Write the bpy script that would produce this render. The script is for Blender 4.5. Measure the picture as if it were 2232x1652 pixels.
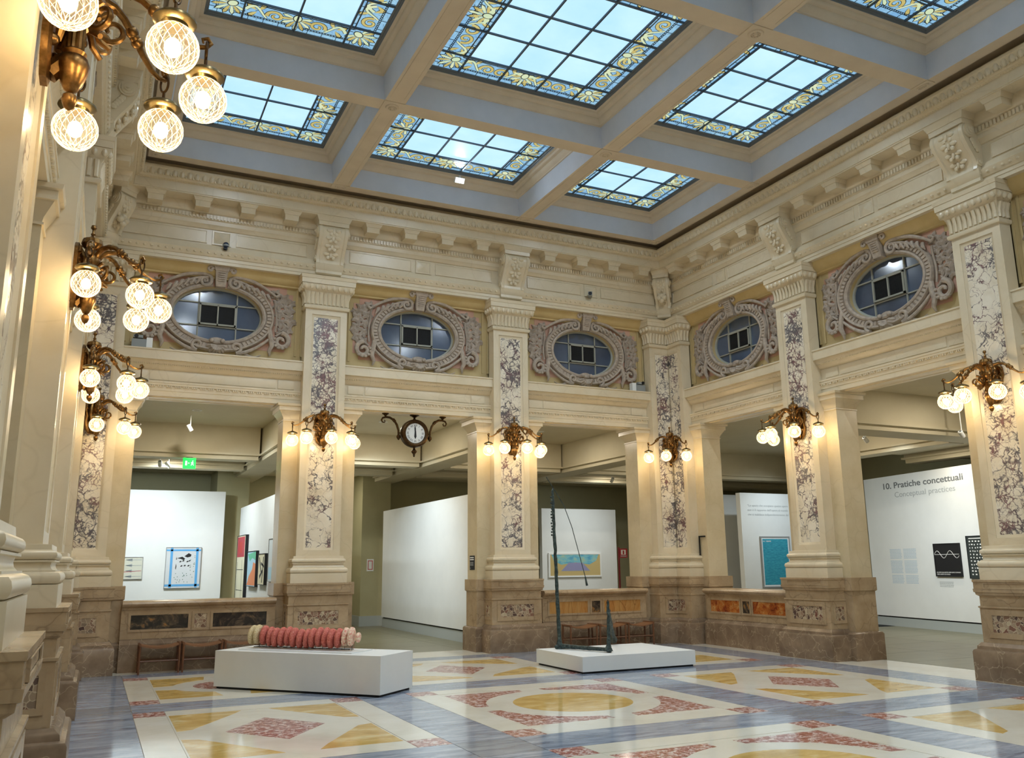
import bpy, math, random
from math import sin, cos, pi, sqrt, radians, atan2
from mathutils import Vector, Matrix
random.seed(7)
for o in list(bpy.data.objects): bpy.data.objects.remove(o)
sc = bpy.context.scene
COL = sc.collection
# ---------------- camera ----------------
camd = bpy.data.cameras.new('camera'); cam = bpy.data.objects.new('camera', camd); COL.objects.link(cam)
camd.sensor_fit = 'HORIZONTAL'; camd.sensor_width = 36.0; camd.lens = 30.4328; camd.clip_start = 0.02; camd.clip_end = 200
RR = ((0.90340096, -0.42866655, -0.01056834), (-0.08062802, -0.19402461, 0.97767764), (0.42114822, 0.88238282, 0.20984456))
M = Matrix(((RR[0][0], RR[1][0], -RR[2][0], -11.6547), (RR[0][1], RR[1][1], -RR[2][1], -16.0414), (RR[0][2], RR[1][2], -RR[2][2], 1.6554), (0, 0, 0, 1)))
cam.matrix_world = M
sc.camera = cam
# ---------------- light levels ----------------
SKY = 1.02         # radiance of the daylit skylight glass
FLOOD = 42.0       # watts of each floodlight on the skylight frames
BULB = 96.0        # radiance of the lamp bulbs
SPOT = 84.0       # gallery track lights, watts
vs = sc.view_settings
vs.view_transform = 'Standard'; vs.look = 'None'; vs.exposure = 0.28; vs.gamma = 1.0; vs.use_curve_mapping = False
w = bpy.data.worlds.new('world'); sc.world = w; w.use_nodes = True
w.node_tree.nodes['Background'].inputs[0].default_value = (0.55, 0.7, 0.9, 1); w.node_tree.nodes['Background'].inputs[1].default_value = 0.3

# ---------------- helpers ----------------
def lin(h):
    h = h.lstrip('#'); r = [int(h[i:i+2], 16)/255 for i in (0, 2, 4)]
    return tuple((c/12.92 if c <= .04045 else ((c+.055)/1.055)**2.4) for c in r)
MATS = {}
def mat(name, col, rough=.5, metal=0, emit=0, spec=.5, coat=0):
    m = bpy.data.materials.new(name); m.use_nodes = True; b = m.node_tree.nodes['Principled BSDF']
    c = lin(col) if isinstance(col, str) else col
    b.inputs['Base Color'].default_value = (*c, 1); b.inputs['Roughness'].default_value = rough; b.inputs['Metallic'].default_value = metal
    b.inputs['Specular IOR Level'].default_value = spec; b.inputs['Coat Weight'].default_value = coat
    if emit: b.inputs['Emission Color'].default_value = (*c, 1); b.inputs['Emission Strength'].default_value = emit
    MATS[name] = m; return m
class NT:
    def __init__(s, m): s.t = m.node_tree; s.b = s.t.nodes['Principled BSDF']; s.pos = None
    def n(s, typ, **kw):
        nd = s.t.nodes.new(typ)
        for k, v in kw.items():
            if k.startswith('i_'): nd.inputs[int(k[2:])].default_value = v
            else: setattr(nd, k, v)
        return nd
    def l(s, a, b): s.t.links.new(a, b)
    def P(s, scale=(1, 1, 1), rot=(0, 0, 0), loc=(0, 0, 0), obj=False):
        if obj: src = s.n('ShaderNodeTexCoord').outputs['Object']
        else:
            if not s.pos: s.pos = s.n('ShaderNodeNewGeometry').outputs['Position']
            src = s.pos
        m = s.n('ShaderNodeMapping'); s.l(src, m.inputs['Vector'])
        m.inputs['Scale'].default_value = scale; m.inputs['Rotation'].default_value = rot; m.inputs['Location'].default_value = loc
        return m.outputs[0]
    def noise(s, vec, scale, det=4, rough=.55, dist=0):
        nd = s.n('ShaderNodeTexNoise'); s.l(vec, nd.inputs['Vector']); nd.inputs['Scale'].default_value = scale
        nd.inputs['Detail'].default_value = det; nd.inputs['Roughness'].default_value = rough; nd.inputs['Distortion'].default_value = dist
        return nd.outputs['Fac']
    def voro(s, vec, scale, feat='DISTANCE_TO_EDGE', rnd=1):
        nd = s.n('ShaderNodeTexVoronoi', feature=feat); s.l(vec, nd.inputs['Vector']); nd.inputs['Scale'].default_value = scale
        nd.inputs['Randomness'].default_value = rnd
        return nd
    def ramp(s, fac, stops, interp='LINEAR'):
        r = s.n('ShaderNodeValToRGB'); s.l(fac, r.inputs[0]); r.color_ramp.interpolation = interp
        e = r.color_ramp.elements
        while len(e) < len(stops): e.new(.5)
        for el, (p, c) in zip(e, stops):
            el.position = p; c = lin(c) if isinstance(c, str) else ((c, c, c) if not isinstance(c, tuple) else c); el.color = (*c, 1)
        return r.outputs[0]
    def mix(s, fac, a, b, mode='MIX'):
        m = s.n('ShaderNodeMix', data_type='RGBA', blend_type=mode)
        for sock, v in ((m.inputs[0], fac), (m.inputs[6], a), (m.inputs[7], b)):
            if isinstance(v, (int, float)): sock.default_value = v
            elif isinstance(v, str): sock.default_value = (*lin(v), 1)
            elif isinstance(v, tuple): sock.default_value = (*v, 1)
            else: s.l(v, sock)
        return m.outputs[2]
    def math(s, op, a, b=None):
        m = s.n('ShaderNodeMath', operation=op)
        for i, v in enumerate((a, b)):
            if v is None: continue
            if isinstance(v, (int, float)): m.inputs[i].default_value = v
            else: s.l(v, m.inputs[i])
        return m.outputs[0]
    def warp(s, vec, scale, amt):
        nd = s.n('ShaderNodeTexNoise'); s.l(vec, nd.inputs['Vector']); nd.inputs['Scale'].default_value = scale; nd.inputs['Detail'].default_value = 3
        m = s.n('ShaderNodeVectorMath', operation='MULTIPLY_ADD'); s.l(nd.outputs['Color'], m.inputs[0]); m.inputs[1].default_value = (amt,)*3; s.l(vec, m.inputs[2])
        return m.outputs[0]
    def bump(s, h, strength, dist=.01):
        b = s.n('ShaderNodeBump'); s.l(h, b.inputs['Height']); b.inputs['Strength'].default_value = strength; b.inputs['Distance'].default_value = dist
        s.l(b.outputs[0], s.b.inputs['Normal'])
    def col(s, c): s.l(c, s.b.inputs['Base Color'])
def plain(name, c1, c2, scale=3, rough=.5, bump=0, **k):
    m = mat(name, c1, rough, **k); t = NT(m); n = t.noise(t.P(), scale, 6, .6)
    t.col(t.ramp(n, [(.3, c1), (.7, c2)]))
    if bump: t.bump(t.noise(t.P(), scale*12, 4), bump)
    return m
def veined(name, base1, base2, vein, vscale=2.2, width=.03, rough=.25, base_scale=2, vamt=.5, spec=.5):
    m = mat(name, base1, rough, spec=spec); t = NT(m); p = t.P()
    b = t.ramp(t.noise(p, base_scale, 6, .62), [(.3, base1), (.7, base2)])
    v = t.voro(t.warp(p, vscale*.9, .55), vscale).outputs['Distance']
    k = t.ramp(v, [(0, vamt), (width, 0.0)])
    k = t.mix(t.noise(p, vscale*.7, 2), (0, 0, 0), k, 'MIX')
    t.col(t.mix(k, b, vein)); return m
# stone
veined('cream_marble', '#dccfb4', '#d0c1a2', '#ab9a78', 1.3, .02, .3, 1.6, .3)
veined('pier_marble', '#d2c3a3', '#c2b18d', '#a08c68', 1.7, .02, .3, 2.2, .3)
veined('brown_marble', '#917b63', '#6f5b48', '#d2bf9e', 3.2, .02, .24, 3.0, .7)
veined('tan_marble', '#b8a180', '#987f60', '#5f4a36', 2.4, .025, .26, 2.8, .65)
m = mat('breccia', '#e8e2d2', .18); t = NT(m); p = t.P()
den = t.noise(t.P((1, 1, .8)), 1.7, 5, .62, .4)                    # where the stone is broken up
wv = t.warp(t.warp(p, 3.0, .5), 11, .09)
v1 = t.voro(wv, 5.2).outputs['Distance']; v2 = t.voro(t.warp(t.warp(p, 5, .28), 17, .05), 13).outputs['Distance']
wid = t.ramp(den, [(.38, .008), (.50, .07), (.62, .20)])
k1 = t.math('MAXIMUM', t.math('SUBTRACT', 1.0, t.math('DIVIDE', v1, t.math('ADD', wid, .012))), 0)
k1 = t.math('MULTIPLY', k1, t.ramp(t.noise(p, 4.3, 4), [(.36, .1), (.55, 1)]))
k2 = t.math('MAXIMUM', t.math('SUBTRACT', 1.0, t.math('DIVIDE', v2, t.math('ADD', t.math('MULTIPLY', wid, .9), .01))), 0)
k2 = t.math('MULTIPLY', k2, t.ramp(den, [(.43, 0), (.55, 1)]))
k = t.math('MINIMUM', t.math('MULTIPLY', t.math('ADD', k1, k2), 1.25), .92)
vc = t.mix(t.ramp(t.noise(p, 2.1, 3), [(.47, 0), (.6, 1)]), '#5b565e', '#774b50')
vc = t.mix(t.ramp(t.noise(p, 25, 3), [(.4, 0), (.6, .6)]), vc, '#2f2c33')
base = t.ramp(t.noise(t.warp(p, 3, .3), 3.2, 6), [(.3, '#ece4d2'), (.6, '#ded2ba'), (.8, '#c4b59a')])
t.col(t.mix(k, base, vc))
def chips(name, cols, scale, edge, ew=.05, rough=.25):
    m = mat(name, cols[0], rough); t = NT(m); p = t.P(); wv = t.warp(p, scale*.6, .7/scale*2)
    c = t.voro(wv, scale, 'F1').outputs['Color']; sep = t.n('ShaderNodeSeparateColor'); t.l(c, sep.inputs[0])
    b = t.ramp(sep.outputs[0], [(i/max(1, len(cols)-1), x) for i, x in enumerate(cols)])
    b = t.mix(t.noise(p, scale*2.5, 5), b, cols[-1], 'MULTIPLY') if False else b
    d = t.voro(wv, scale).outputs['Distance']
    t.col(t.mix(t.ramp(d, [(0, .9), (ew, 0.0)]), b, edge)); return m
chips('inlay_rosso', ['#8a6a52', '#54403a', '#a08c72', '#74493c', '#b9a88a'], 16, '#cdbb9c', .07)
def cloudy(name, stops, scale, stretch=(1, 1, 1), dist=1.2):
    m = mat(name, stops[0][1], .22); t = NT(m); p = t.P(stretch)
    c = t.ramp(t.noise(t.warp(p, scale, .25), scale, 8, .68, dist), stops)
    d = t.voro(t.warp(p, scale*1.5, .3), scale*1.6).outputs['Distance']; t.col(t.mix(t.ramp(d, [(0, .6), (.03, 0.0)]), c, stops[0][1])); return m
cloudy('inlay_dark', [(.30, '#1d1b19'), (.48, '#332d27'), (.56, '#5d4e3c'), (.63, '#a0703a'), (.75, '#2a2622')], 3.0)
cloudy('inlay_orange', [(.30, '#4a1c0e'), (.42, '#8e3f1c'), (.54, '#b4692c'), (.66, '#c89a5c'), (.78, '#7c3416')], 4.0)
cloudy('inlay_ochre', [(.28, '#6e3f20'), (.40, '#a87038'), (.55, '#b98c50'), (.70, '#a97a42'), (.82, '#844e28')], 1.6, (1.6, 1.6, .5))
# floor stones
def streak(name, c1, c2, c3, rough, scale=1.0, rot=.5, stretch=7):
    m = mat(name, c1, rough, spec=.55); t = NT(m)
    a = t.noise(t.P((scale*1.2, scale*stretch, 1), (0, 0, rot)), 1.6, 8, .65, .6)
    b = t.noise(t.P((scale*3, scale*stretch*2, 1), (0, 0, rot)), 2.4, 6, .6, .4)
    c = t.ramp(a, [(.32, c1), (.52, c2), (.68, c3)])
    t.col(t.mix(t.ramp(b, [(.55, 0), (.7, .55)]), c, c1)); return m
streak('floor_blue', '#5e6a7e', '#929baa', '#b0b6bd', .10, .9, .6)
streak('floor_dark', '#656d7a', '#858d99', '#989ea6', .10, .9, -.5)
streak('floor_yellow', '#b99248', '#d6b266', '#e6d3a0', .10, 1.1, .3, 3)
streak('floor_cream', '#d6cfbc', '#dfd9c8', '#e3dfd2', .09, .5, 0, 1.5)
m = mat('floor_red', '#8c4438', .12, spec=.55); t = NT(m); p = t.P((1, 1, 1))
n1 = t.noise(t.warp(p, 9, .12), 15, 8, .75); t.col(t.ramp(n1, [(.40, '#8f453a'), (.50, '#a86055'), (.54, '#cfc0b6'), (.75, '#d9d2c9')]))
m = mat('gallery_floor', '#7d7a60', .3); t = NT(m); p = t.P()
t.col(t.ramp(t.noise(t.P((.6, 5, 1)), 2, 5), [(.3, '#6f6b54'), (.7, '#827d62')]))
# plaster
plain('ceiling_plaster', '#d6c9b3', '#ccbea8', 2.5, .7)
plain('coffer_plaster_skylit', '#cbd1de', '#c2c9d6', 2.5, .75)  # beam plaster with the skylight's blue cast mixed into its colour
plain('ochre_plaster', '#d0ba86', '#c2aa74', 2.2, .7)
plain('buff_plaster', '#c3ae7e', '#b5a072', 2.2, .75)
plain('pink_plaster', '#cba28c', '#bd9480', 3, .8)
m = mat('stucco', '#8f8074', .8); t = NT(m); t.col(t.ramp(t.noise(t.P(), 14, 6), [(.3, '#998c7e'), (.7, '#b8a998')]))
m = mat('leaf_stucco', '#8d8075', .85); t = NT(m); t.col(t.ramp(t.noise(t.P(), 11, 6), [(.3, '#8f8376'), (.7, '#b0a191')]))
plain('gallery_white', '#dfe2e0', '#d9dcda', 1.5, .7)
plain('gallery_olive', '#b0ab86', '#a8a27e', 1.2, .75)
plain('gallery_ceiling', '#d8cfb4', '#d0c6aa', 1.4, .75)
plain('plinth_white', '#dcdedb', '#d6d8d5', 2, .6)
mat('shadow_gap', '#1c1d20', .7); mat('skirting_grey', '#a9b0ae', .6)
# metals etc
m = mat('brass', '#9a6b2c', .34, .95); t = NT(m); t.col(t.ramp(t.noise(t.P(), 30, 4), [(.3, '#5f4522'), (.6, '#856238'), (.8, '#a4824c')]))
m = mat('bronze_dark', '#4a3722', .4, .9); t = NT(m); t.col(t.ramp(t.noise(t.P(), 40, 4), [(.3, '#33251a'), (.7, '#5e4526')]))
mat('cap_metal', '#7a6a48', .28, 1.0)
m = mat('patina', '#3e4b48', .55, .5); t = NT(m); t.col(t.ramp(t.noise(t.P(), 22, 6), [(.3, '#222a2b'), (.55, '#3f4d4b'), (.8, '#72807a')])); t.bump(t.noise(t.P(), 45, 5), .6, .01)
mat('lead', '#4a5761', .6, .1); mat('steel_frame', '#767b7d', .5, .3); mat('grille', '#2a2b2c', .7, .3); mat('black', '#0c0c0d', .5); mat('bar_grey', '#9a9a8e', .6)
m = mat('oval_glass', '#4d5b70', .12, spec=.9); t = NT(m); t.col(t.ramp(t.noise(t.P(), 1.2, 3), [(.3, '#39465a'), (.7, '#54637a')]))
plain('walnut', '#5e3a22', '#74492b', 9, .45); plain('walnut_seat', '#7c5233', '#8a5f3d', 9, .5)
# skylight glass
def glow(name, c1, c2, s, scale=1.2, cells=0):
    m = mat(name, c1, .3); t = NT(m); p = t.P(); c = t.ramp(t.noise(p, scale, 4), [(.3, c1), (.7, c2)])
    if cells:
        d = t.voro(p, cells).outputs['Distance']; c = t.mix(t.ramp(d, [(0, 1.0), (.012*cells/8, 0.0)], 'CONSTANT' if False else 'LINEAR'), c, '#101a22')
    t.b.inputs['Base Color'].default_value = (.05, .05, .05, 1); t.b.inputs['Specular IOR Level'].default_value = .12
    t.l(c, t.b.inputs['Emission Color']); t.b.inputs['Emission Strength'].default_value = s; return m
glow('sky_clear', '#bce2fc', '#a8d6f8', SKY)
glow('sky_blue', '#78aedb', '#9ccbe4', SKY*.82, 3, 9)
for nm, a, b, s in (('sky_yellow', '#d9cc84', '#c8b56a', SKY*.72), ('sky_pale', '#c9dfb8', '#dde4bc', SKY*.80), ('sky_teal', '#9fd0d6', '#88c2d4', SKY*.66)):
    glow(nm, a, b, s, 4).cycles.emission_sampling = 'NONE'
mat('bulb', (1.0, .66, .30), .5, emit=BULB); MATS['bulb'].node_tree.nodes['Principled BSDF'].inputs['Emission Color'].default_value = (1, .77, .46, 1)
m = bpy.data.materials.new('cut_glass'); m.use_nodes = True; MATS['cut_glass'] = m; nt = m.node_tree; nt.nodes.clear()
out = nt.nodes.new('ShaderNodeOutputMaterial'); tr = nt.nodes.new('ShaderNodeBsdfTransparent'); tr.inputs[0].default_value = (.97, .95, .9, 1)
gl = nt.nodes.new('ShaderNodeBsdfGlossy'); gl.inputs['Roughness'].default_value = .08
tl = nt.nodes.new('ShaderNodeBsdfTranslucent'); tl.inputs[0].default_value = (1, .96, .86, 1)
df = nt.nodes.new('ShaderNodeBsdfDiffuse'); df.inputs[0].default_value = (.9, .86, .76, 1)
fr = nt.nodes.new('ShaderNodeMixShader'); fr.inputs[0].default_value = .4; nt.links.new(tl.outputs[0], fr.inputs[1]); nt.links.new(df.outputs[0], fr.inputs[2])
clear = nt.nodes.new('ShaderNodeMixShader'); clear.inputs[0].default_value = .03; nt.links.new(tr.outputs[0], clear.inputs[1]); nt.links.new(fr.outputs[0], clear.inputs[2])
lw = nt.nodes.new('ShaderNodeLayerWeight'); lw.inputs[0].default_value = .3
c2 = nt.nodes.new('ShaderNodeMixShader'); nt.links.new(lw.outputs['Fresnel'], c2.inputs[0]); nt.links.new(clear.outputs[0], c2.inputs[1]); nt.links.new(gl.outputs[0], c2.inputs[2])
nt.links.new(c2.outputs[0], out.inputs[0])
m = bpy.data.materials.new('cut_line'); m.use_nodes = True; MATS['cut_line'] = m; nt = m.node_tree; nt.nodes.clear()
out = nt.nodes.new('ShaderNodeOutputMaterial'); tr = nt.nodes.new('ShaderNodeBsdfTransparent'); tl = nt.nodes.new('ShaderNodeBsdfTranslucent'); tl.inputs[0].default_value = (1, .97, .88, 1)
mx = nt.nodes.new('ShaderNodeMixShader'); mx.inputs[0].default_value = .4; nt.links.new(tr.outputs[0], mx.inputs[1]); nt.links.new(tl.outputs[0], mx.inputs[2]); nt.links.new(mx.outputs[0], out.inputs[0])

class MB:
    def __init__(s): s.v = []; s.f = []
    def add(s, vs, fs):
        k = len(s.v); s.v += [tuple(v) for v in vs]; s.f += [tuple(i+k for i in f) for f in fs]; return s
    def box(s, x0, x1, y0, y1, z0, z1):
        return s.add([(x0, y0, z0), (x1, y0, z0), (x1, y1, z0), (x0, y1, z0), (x0, y0, z1), (x1, y0, z1), (x1, y1, z1), (x0, y1, z1)],
                     [(0, 3, 2, 1), (4, 5, 6, 7), (0, 1, 5, 4), (1, 2, 6, 5), (2, 3, 7, 6), (3, 0, 4, 7)])
    def loft(s, rings, cap=True, closed=True, flip=False):
        n = len(rings[0]); k = len(s.v)
        for r in rings: s.v += [tuple(p) for p in r]
        for i in range(len(rings)-1):
            for j in range(n if closed else n-1):
                a, b = k+i*n+j, k+i*n+(j+1) % n; f = (a, b, b+n, a+n); s.f.append(f[::-1] if flip else f)
        if cap:
            f0 = tuple(range(k, k+n))[::-1]; f1 = tuple(range(k+(len(rings)-1)*n, k+len(rings)*n)); s.f += [f0[::-1], f1[::-1]] if flip else [f0, f1]
        return s
    def prism(s, poly, z0, z1): return s.loft([[(x, y, z0) for x, y in poly], [(x, y, z1) for x, y in poly]])
    def lathe(s, prof, n=16, c=(0, 0, 0), cap=True):
        return s.loft([[(c[0]+r*cos(2*pi*j/n), c[1]+r*sin(2*pi*j/n), c[2]+z) for j in range(n)] for r, z in prof], cap)
    def tube(s, pts, rad, n=8, cap=True, flat=1.0):
        pts = [Vector(p) for p in pts]; N = len(pts); rings = []; up = None
        for i, p in enumerate(pts):
            t = (pts[min(i+1, N-1)]-pts[max(i-1, 0)])
            if t.length < 1e-9: t = Vector((0, 0, 1))
            t.normalize()
            if up is None:
                up = Vector((0, 0, 1)) if abs(t.z) < .9 else Vector((1, 0, 0))
            a = t.cross(up)
            if a.length < 1e-4: a = t.cross(Vector((1, .3, 0)))
            a.normalize(); b = a.cross(t).normalized(); up = b
            r = rad[i] if isinstance(rad, (list, tuple)) else rad
            rings.append([p+a*(r*cos(2*pi*j/n))+b*(r*flat*sin(2*pi*j/n)) for j in range(n)])
        return s.loft(rings, cap)
    def ball(s, c, r, n=12, m=8, sc_=(1, 1, 1)):
        k = len(s.v); s.v.append((c[0], c[1], c[2]+r*sc_[2]))
        for i in range(1, m):
            a = pi*i/m
            for j in range(n): s.v.append((c[0]+r*sc_[0]*sin(a)*cos(2*pi*j/n), c[1]+r*sc_[1]*sin(a)*sin(2*pi*j/n), c[2]+r*sc_[2]*cos(a)))
        s.v.append((c[0], c[1], c[2]-r*sc_[2])); e = len(s.v)-1
        for j in range(n):
            s.f.append((k, k+1+j, k+1+(j+1) % n)); s.f.append((e, e-1-j, e-1-(j+1) % n))
        for i in range(m-2):
            for j in range(n):
                a = k+1+i*n+j; b = k+1+i*n+(j+1) % n; s.f.append((a, a+n, b+n, b))
        return s
    def xf(s, M_, start=0):
        for i in range(start, len(s.v)): s.v[i] = tuple(M_ @ Vector(s.v[i]))
        return s
    def join(s, o, M_=None):
        return s.add([M_ @ Vector(v) for v in o.v] if M_ else o.v, o.f)
    def mesh(s, name, material, smooth=35):
        me = bpy.data.meshes.new(name); me.from_pydata(s.v, [], s.f); me.validate(); 
        if material: me.materials.append(MATS[material])
        if smooth:
            me.polygons.foreach_set('use_smooth', [True]*len(me.polygons)); me.set_sharp_from_angle(angle=radians(smooth))
        me.update(); return me
def ob(name, me, parent=None, M_=None, label=None, cat=None, group=None, kind=None):
    o = bpy.data.objects.new(name, me); COL.objects.link(o)
    if parent: o.parent = parent
    if M_ is not None: o.matrix_local = M_
    tag(o, label, cat, group, kind); return o
def tag(o, label=None, cat=None, group=None, kind=None):
    if label: o['label'] = label
    if cat: o['category'] = cat
    if group: o['group'] = group
    if kind: o['kind'] = kind
def Rz(a): return Matrix.Rotation(a, 4, 'Z')
def Tr(x, y=0, z=0): return Matrix.Translation((x, y, z))
def part(name, mb, material, parent, M_=None, smooth=35, **k): return ob(name, mb.mesh(name, material, smooth), parent, M_, **k)
def thing(name, label, cat, M_, group=None): return ob(name, None, None, M_, label, cat, group)
def dup(o, M_, parent=None, label=None):
    c = o.copy(); COL.objects.link(c); c.parent = parent
    if parent is None: c.matrix_local = M_
    if label: c['label'] = label
    for ch in o.children: dup(ch, None, c)
    return c
BACK = lambda s: Tr(s, 0, 0)
RIGHT = lambda y: Tr(0, y, 0) @ Rz(-pi/2)
XL = -11.96
LK = .0062          # the left wall runs very slightly out of square
LEFT = lambda y: Tr(XL+LK*y-(.02 if y < -11 else 0), y, 0) @ Rz(pi/2-LK)
XA, XB = -4.02, -7.95
YS = [0, -4.0, -7.92, -11.86, -15.8, -19.77]
YF = YS[-1]
# ================= FLOOR =================
fl = MB().box(XL-3, .75, YF-.5, .75, -.2, -.012)
floor = part('floor', fl, 'floor_cream', None, kind='structure')
TH = .012
def piece(name, poly, material, top=0.0):
    if sum(poly[i][0]*poly[(i+1) % len(poly)][1]-poly[(i+1) % len(poly)][0]*poly[i][1] for i in range(len(poly))) < 0: poly = poly[::-1]
    return part(name, MB().prism(poly, top-TH, top), material, floor, smooth=0)
def rect(x0, x1, y0, y1): return [(x0, y0), (x1, y0), (x1, y1), (x0, y1)]
PX = [(-3.88, -1.03), (-7.76, -4.56), (-11.09, -8.42)]
PY = [(-3.78, -.80), (-7.88, -4.46), (-11.9, -8.55), (-15.95, -12.58), (-19.0, -16.63)]
J = .003
def panel(x0, x1, y0, y1, kind):
    cx, cy, hx, hy = (x0+x1)/2, (y0+y1)/2, (x1-x0)/2, (y1-y0)/2; q = .35
    piece('floor_slab', rect(x0+q+J, x1-q-J, y0+q+J, y1-q-J), 'floor_cream', -.0012)
    for sx in (-1, 1):
        for sy in (-1, 1):
            ax, bx_ = sorted((cx+sx*hx, cx+sx*(hx-q))); ay, by_ = sorted((cy+sy*hy, cy+sy*(hy-q)))
            piece('floor_corner_square', rect(ax+J, bx_-J, ay+J, by_-J), 'floor_red')
        ax, bx_ = sorted((cx+sx*hx, cx+sx*(hx-q))); piece('floor_border', rect(ax+J, bx_-J, y0+q+J, y1-q-J), 'floor_cream')
        ay, by_ = sorted((cy+sx*hy, cy+sx*(hy-q))); piece('floor_border', rect(x0+q+J, x1-q-J, ay+J, by_-J), 'floor_cream')
    ix, iy = hx-q-.02, hy-q-.02
    if kind == 'circle':
        r = .74; piece('floor_roundel', [(cx+r*cos(a*pi/24), cy+r*sin(a*pi/24)) for a in range(48)], 'floor_yellow')
        R = 1.07; d = 1.22
        a0 = math.asin(.17/R); 
        for k in range(4):
            arc = [(R*cos(a), R*sin(a)) for a in [a0+(pi/2-2*a0)*i/14 for i in range(15)]]
            pol = [(d, .15)]+[(d, d), (.15, d)]+arc[::-1]
            c_, s_ = cos(k*pi/2), sin(k*pi/2); piece('floor_spandrel', [(cx+x*c_-y*s_, cy+x*s_+y*c_) for x, y in pol], 'floor_red')
    elif kind == 'diamond':
        a, b = .52, .70
        piece('floor_diamond', [(cx-a, cy), (cx, cy-b), (cx+a, cy), (cx, cy+b)], 'floor_red')
        for sx in (-1, 1):
            for sy in (-1, 1):
                pol = [(ix, iy), (.16, iy), (.28, iy-.22), (ix-.16, .30), (ix, .24)]
                piece('floor_triangle', [(cx+sx*x, cy+sy*y) for x, y in pol], 'floor_yellow')
    else:
        r = .45; piece('floor_roundel', [(cx+r*cos(a*pi/24), cy+r*sin(a*pi/24)) for a in range(48)], 'floor_red')
        R = .74
        for k in range(4):
            pol = [(ix, iy), (.18, iy)]+[(R*cos(a), R*sin(a)*1.0) for a in [pi/2-.32-(pi/2-.64)*i/10 for i in range(11)]]+[(ix, .18)]
            sx, sy = ((1, 1), (-1, 1), (-1, -1), (1, -1))[k]
            piece('floor_triangle', [(cx+sx*x, cy+sy*y) for x, y in pol], 'floor_yellow')
for j, (y0, y1) in enumerate(PY):
    for i, (x0, x1) in enumerate(PX):
        edge = (i != 1)+(j in (0, 4))
        panel(x0, x1, y0, y1, 'circle' if edge == 0 else 'diamond' if (edge == 1) else 'corner')
XE = [(-11.72, -11.09), (-8.42, -7.76), (-4.56, -3.88), (-1.03, -.34)]
YE = [(-.80, -.30), (-4.46, -3.78), (-8.55, -7.88), (-12.58, -11.9), (-16.63, -15.95), (-19.4, -19.0)]
for a, b in XE:
    for c, d in YE: piece('floor_crossing', rect(a+J, b-J, c+J, d-J), 'floor_dark')
    for c, d in PY: piece('floor_band', rect(a+J, b-J, c+J, d-J), 'floor_blue')
for c, d in YE:
    for a, b in PX: piece('floor_band', rect(a+J, b-J, c+J, d-J), 'floor_blue')
piece('floor_threshold', rect(XL-2.5, .72, -.30+J, .72), 'floor_cream'); piece('floor_threshold', rect(-.34+J, .72, YF, -.30-J), 'floor_cream'); piece('floor_threshold', rect(XL-2.5, -11.72-J, YF, -.30-J), 'floor_cream')

# ================= PILLARS =================
def fp_pil(hw):      # free-standing pilaster footprint for projection p
    def f(p, dep=.24): d = .8*p; return [(-hw-d, dep), (-hw-d, -p), (hw+d, -p), (hw+d, dep)]
    return f
def fp_cor(L):
    def f(p, dep=.24): d = .8*p; return [(-L-d, dep), (-L-d, -p), (-p, -p), (-p, -L-d), (dep, -L-d), (dep, dep)]
    return f
def stack(fp, lv):
    mb = MB(); rings = [[(x, y, z) for x, y in fp(p)] for z, p in lv]; mb.loft(rings); return mb
def rnd(z0, z1, p0, r, n=6):   # half-round moulding levels
    return [(z0+(z1-z0)*(1-cos(pi*i/n))/2, p0+r*sin(pi*i/n)) for i in range(n+1)]
PLINTH = [(0, .30), (.39, .30), (.417, .285), (.43, .25), (.47, .245), (.50, .215), (.518, .20), (.518, .18)]
DADO = [(.518, .175), (.985, .175), (.99, .19), (1.01, .19), (1.015, .165), (1.15, .165)]
PCAP = [(1.15, .17), (1.17, .20), (1.20, .205), (1.205, .22), (1.25, .225), (1.25, .215), (1.34, .215), (1.345, .225), (1.376, .225)]
CBASE = [(1.376, .138), (1.545, .138)]+rnd(1.548, 1.638, .118, .032)+[(1.642, .108), (1.652, .108), (1.653, .088), (1.67, .074), (1.69, .070), (1.712, .076), (1.716, .098), (1.728, .098)]+rnd(1.731, 1.801, .082, .03)+[(1.808, .07), (1.848, .066), (1.852, .0)]
ASTR = [(6.50, .0), (6.51, .035), (6.535, .048), (6.565, .048), (6.583, .02)]
NECK = [(6.583, .008), (6.75, .012), (6.80, .03), (6.83, .05), (6.845, .055)]
ECH = [(6.845, .055), (6.86, .075), (6.90, .11), (6.94, .13), (6.975, .135)]
ABAC = [(6.978, .150), (7.07, .155), (7.075, .165), (7.10, .17), (7.135, .18)]
def shaft_mesh(hw, mw):     # pilaster shaft with a recessed frame
    mb = MB(); z0, z1 = 1.848, 6.505
    o = [(-hw, z0), (hw, z0), (hw, z1), (-hw, z1)]; a, b = mw+.045, mw+.0
    i1 = [(-a, 1.955), (a, 1.955), (a, 6.40), (-a, 6.40)]; i2 = [(-b, 2.0), (b, 2.0), (b, 6.345), (-b, 6.345)]
    R_ = [[(x, .24, z) for x, z in o], [(x, 0, z) for x, z in o], [(x, 0, z) for x, z in i1], [(x, .012, z) for x, z in i1], [(x, .03, z) for x, z in i2], [(x, .045, z) for x, z in i2]]
    mb.loft(R_, cap=False); return mb
def pier_mesh():
    mb = MB()
    def r(h, y0, y1): return [(-h, y1), (-h, y0), (h, y0), (h, y1)]
    lv = [(.47, .71, .19, .73), (1.14, .71, .19, .73), (1.16, .735, .165, .755), (1.376, .735, .165, .755), (1.376, .69, .22, .71)]
    mb.loft([[(x, y, z) for x, y in r(h, a, b)] for z, h, a, b in lv]); return mb
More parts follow.
